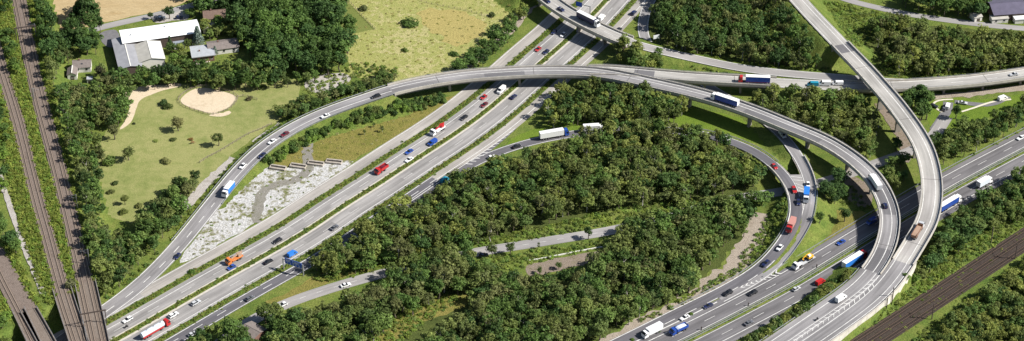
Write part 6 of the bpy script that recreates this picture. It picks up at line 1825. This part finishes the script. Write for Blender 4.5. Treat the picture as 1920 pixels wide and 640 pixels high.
# lower carriageway, heading up to the right
TR('white tank lorry with red cab on the motorway near the bottom', M, (291, 616), 1, lambda o: tanker(o, 'red', 'cyanwhite', 'red', 14.5), 1.9)
C('white car passing the red cab of the tank lorry', M, (325, 590), 1, 'estate', 'white')
C('silver white car alone on the lower carriageway', M, (367, 567), 1, 'estate', 'silver')
C('black car left of the blue van near the sign gantry', M, (503, 490), 1, 'sedan', 'black')
V_('bright blue van beside the sign gantry', M, (548, 475), 1, 'skyblue', 4.9, 2.0)
C('dark grey car alone in the middle of the lower carriageway', M, (627, 426), 1, 'sedan', 'grey')
C('navy car entering the shadow of the long flyover', M, (963, 181), 1, 'sedan', 'navy')
V_('white van behind the upper flyover', M, (1128, 33), 1, 'white', 5.6, 2.4)
# slip road
C('small dark car on the slip road above the grey roof', M, (468, 559), 1, 'hatch', 'grey')
V_('dark blue van on the slip road at the wood edge', M, (702, 426), 1, 'navy', 5.4, 2.3)
V_('teal van half hidden by the wood on the slip road', M, (834, 337), 1, 'teal', 5.0, 2.1)
C('white car between the trees and the gore on the slip road', M, (872, 322), 1, 'hatch', 'white')
C('navy car on the pale slip road near the top edge', M, (1188, 24), 1, 'suv', 'navy')
C('black car on the pale slip road behind the upper flyover', M, (1160, 56), 1, 'suv', 'black')
C('silver car at the slip road bend by the lower frame', M, (361, 626), 1, 'hatch', 'silver')
# climbing ramp
C('dark car at the foot of the climbing ramp', E, (333, 480), -1, 'hatch', 'navy')
TR('white box lorry with blue sides on the climbing ramp', E, (428, 356), -1, lambda o: rigid(o, 'white', 'skyblue', 'white', 9.0), 1.7)
C('white car following the white lorry on the ramp', E, (455, 311), -1, 'hatch', 'white')
C('dark blue car in the bend of the climbing ramp', E, (492, 291), -1, 'sedan', 'navy')
C('white car between the navy and the maroon ones', E, (510, 265), -1, 'sedan', 'white')
C('dark maroon car on the climbing ramp', E, (534, 251), -1, 'sedan', 'maroon')
C('white car on the ramp beside the shrub belt', E, (610, 217), -1, 'sedan', 'white')
C('black car at the start of the long flyover', E, (705, 180), -1, 'estate', 'black')
# upper flyover
C('dark blue car at the top edge on the upper flyover', T, (1026, 1), 1, 'sedan', 'navy')
C('dark blue car behind the navy lorry', T, (1052, 17), 1, 'sedan', 'navy')
TR('navy curtain side lorry with white roof on the upper flyover', T, (1103, 36), 1, lambda o: semi(o, 'white', 'navy', 'white', None, 14.5), 2.0)
# fork branches
TR('blue lorry with red cab on the straight flyover branch', F1, (1416, 149), -1, lambda o: semi(o, 'red', 'blue', 'white', 'red', 16.5), 2.0)
TR('blue lorry with white cab and roof on the curved flyover', E, (1359, 187), -1, lambda o: semi(o, 'white', 'blue', 'white', None, 14.5), 2.0)
V_('teal van showing through the trees behind the fork', F1, (1524, 158), -1, 'teal', 5.4, 2.4, dz=0)
V_('white van showing through the trees, next to the teal one', F1, (1546, 157), -1, 'white', 5.8, 2.5)
V_('white van showing through the trees close to the tall flyover', F1, (1571, 156), -1, 'white', 5.2, 2.2)
TR('white box lorry on the bend of the curved flyover', E, (1641, 341), -1, lambda o: rigid(o, 'white', 'white', 'white', 11.0), 1.9)
C('dark car behind the white lorry on the curved flyover', E, (1660, 385), -1, 'hatch', 'navy')
V_('white box van on the merging lane beside the chevrons', E, (1577, 559), -1, 'white', 6.0, 2.6)
TR('flat bed lorry with brown load on the tall flyover', G, (1721, 432), -1, lambda o: tipper(o, 'silver', 'brownload', 'tan', 11.5, 4), 1.4)
C('silver car at the right end of the viaduct', F1, (1901, 139), -1, 'sedan', 'silver')
# loop ramp
C('dark car where the loop ramp leaves the gore', LP, (969, 274), 1, 'sedan', 'black')
C('white car at the edge of the wood on the loop ramp', LP, (922, 294), 1, 'hatch', 'white')
TR('white trailer lorry with blue cab on the loop ramp', LP, (1039, 251), 1, lambda o: semi(o, 'blue', 'white', 'white', None, 14.5), 2.0)
TR('white lorry glimpsed behind the trees on the loop ramp', LP, (1113, 239), 1, lambda o: rigid(o, 'white', 'white', 'white', 10.0), 2.2)
V_('white van with red front at the tree edge of the loop', LP, (1359, 261), 1, 'white', 5.4, 2.4)
C('red car on the loop ramp beside the lawn', LP, (1452, 312), 1, 'hatch', 'red')
C('red car at the end of the hatched gore', LP, (1489, 356), 1, 'suv', 'red')
C('dark car beside the blue and white lorry', LP, (1497, 379), 1, 'hatch', 'navy')
TR('lorry with red cab and pale red box on the loop ramp', LP, (1483, 423), 1, lambda o: rigid(o, 'red', 'palered', 'palered', 8.5), 1.6)
C('white car following the red lorry', LP, (1462, 464), 1, 'hatch', 'white')
C('dark blue car near the chevrons of the loop exit', LP, (1436, 494), 1, 'suv', 'navy')
C('black car on the joining lane by the earth strip', LP, (1365, 549), 1, 'suv', 'black')
C('dark blue car on the joining lane', LP, (1328, 573), 1, 'sedan', 'navy')
C('white car ahead of the dark blue one on the joining lane', LP, (1284, 595), 1, 'sedan', 'white')
TR('white box lorry at the bottom on the joining lane', LP, (1223, 620), 1, lambda o: rigid(o, 'white', 'white', 'white', 10.0), 1.8)
# connector ramp
V_('silver blue van on the connector ramp under the flyover', K, (1467, 252), 1, 'silver', 5.2, 2.0)
C('white car behind the blue and white lorry on the connector', K, (1515, 346), 1, 'hatch', 'white')
TR('blue and white lorry on the connector ramp', K, (1512, 366), 1, lambda o: rigid(o, 'white', 'skyblue', 'skyblue', 8.6), 1.8)
# right motorway, upper carriageway heading down to the left
TR('blue tipper lorry on the asphalt motorway at the bottom', BM, (1273, 617), -1, lambda o: tipper(o, 'blue', 'blue', 'cyanwhite', 8.6, 4), 1.4)
C('black car on the asphalt motorway beside the joining lane', BM, (1411, 549), -1, 'suv', 'black')
ll = TR('white low loader carrying a yellow excavator', BM, (1507, 491), -1, lambda o: loader_truck(o), 1.2)
p_, r_ = ll.location, ll.rotation_euler.z
ex = empty('excavator', (p_.x - 3.2 * math.cos(r_), p_.y - 3.2 * math.sin(r_), p_.z + 1.2), r_); tag(ex, 'yellow excavator with white cab on the low loader', 'excavator'); excavator(ex)
C('blue car on the asphalt motorway by the grass wedge', BM, (1577, 454), -1, 'sedan', 'blue')
V_('blue van in the flyover shadow on the asphalt motorway', BM, (1634, 415), -1, 'blue', 5.4, 2.1)
C('white car at the right frame edge of the asphalt motorway', BM, (1914, 258), -1, 'sedan', 'white')
# right motorway, lower carriageway
TR('white and blue lorry with red cab beside the curved flyover', BM, (1602, 487), 1, lambda o: semi(o, 'red', 'skyblue', 'white', None, 15.0), 2.0)
V_('red van beside the bush bank', BM, (1538, 528), 1, 'red', 5.0, 2.3)
C('silver car behind the red van', BM, (1493, 541), 1, 'hatch', 'silver')
C('dark car at the end of the bush bank', BM, (1404, 605), 1, 'sedan', 'grey')
TR('white roofed blue lorry right of the tall flyover', BM, (1781, 381), 1, lambda o: semi(o, 'white', 'blue', 'white', None, 14.5), 2.0)
TR('pale blue and white lorry half behind the trees', BM, (1846, 341), 1, lambda o: rigid(o, 'white', 'cyanwhite', 'white', 9.0), 1.8)
# local street and car park
C('white car on the local street beside the wood', S, (648, 534), 1, 'sedan', 'white', top=.16)
C('white car at the lower end of the local street', S, (530, 571), -1, 'hatch', 'white', top=.16)
C('dark car in the tree shade on the local street', S, (907, 478), 1, 'hatch', 'navy', top=.16)
def parked(label, px, rz, kind, colour, cat='car'):
    p = G_px(px[0], px[1], .7)
    o = empty(cat, (p[0], p[1], p[2] + .18), rz); tag(o, label, cat)
    (van(colour, o, 5.2, 2.2) if cat == 'van' else car(kind, colour, o))
parked('dark car parked at the top of the small round lawn', (1746, 185), .6, 'sedan', 'black')
parked('black car parked on the left of the round lawn', (1751, 199), -.5, 'hatch', 'black')
parked('white van parked beside the upright tree', (1777, 200), 1.2, None, 'white', 'van')
parked('dark car parked left of the white van', (1771, 204), 1.1, 'hatch', 'grey')
parked('silver car on the garden path', (1805, 193), -.25, 'sedan', 'silver')
parked('white van with dark front by the garden path end', (1880, 185), .5, None, 'white', 'van')
parked('white car behind the garden trees', (1838, 229), .1, 'sedan', 'white')
parked('black car in the yard behind the white barn', (298, 37), .3, 'sedan', 'black')
parked('white car in the yard behind the white barn', (303, 34), .4, 'hatch', 'white')
parked('navy car in the yard near the round tree', (336, 33), .2, 'hatch', 'navy')
# motorcycles with riders
def moto(label, rl, path, px, sign):
    o = place('motorcycle', 'motorcycle', label, path, px, sign, lambda q: None)
    m, R_ = motorbike(o)
    R_ = list(m['r']) if 'r' in m else R_
    r = link('person', m)
    r.location = o.location; r.rotation_euler = o.rotation_euler
    r.modifiers.new('skin', 'SKIN')
    for v, rr in zip(m.skin_vertices[0].data, R_): v.radius = (rr, rr)
    m.skin_vertices[0].data[0].use_root = True
    s_ = r.modifiers.new('sub', 'SUBSURF'); s_.levels = 1; s_.render_levels = 1
    tag(r, rl, 'person')
moto('black motorcycle near the rail bridges on the motorway', 'person in dark riding clothes and helmet on the motorcycle by the rail bridges', M, (237, 612), -1)
moto('dark motorcycle on the merging ramp lane', 'person in dark riding clothes and helmet on the ramp motorcycle', E, (1532, 598), -1)
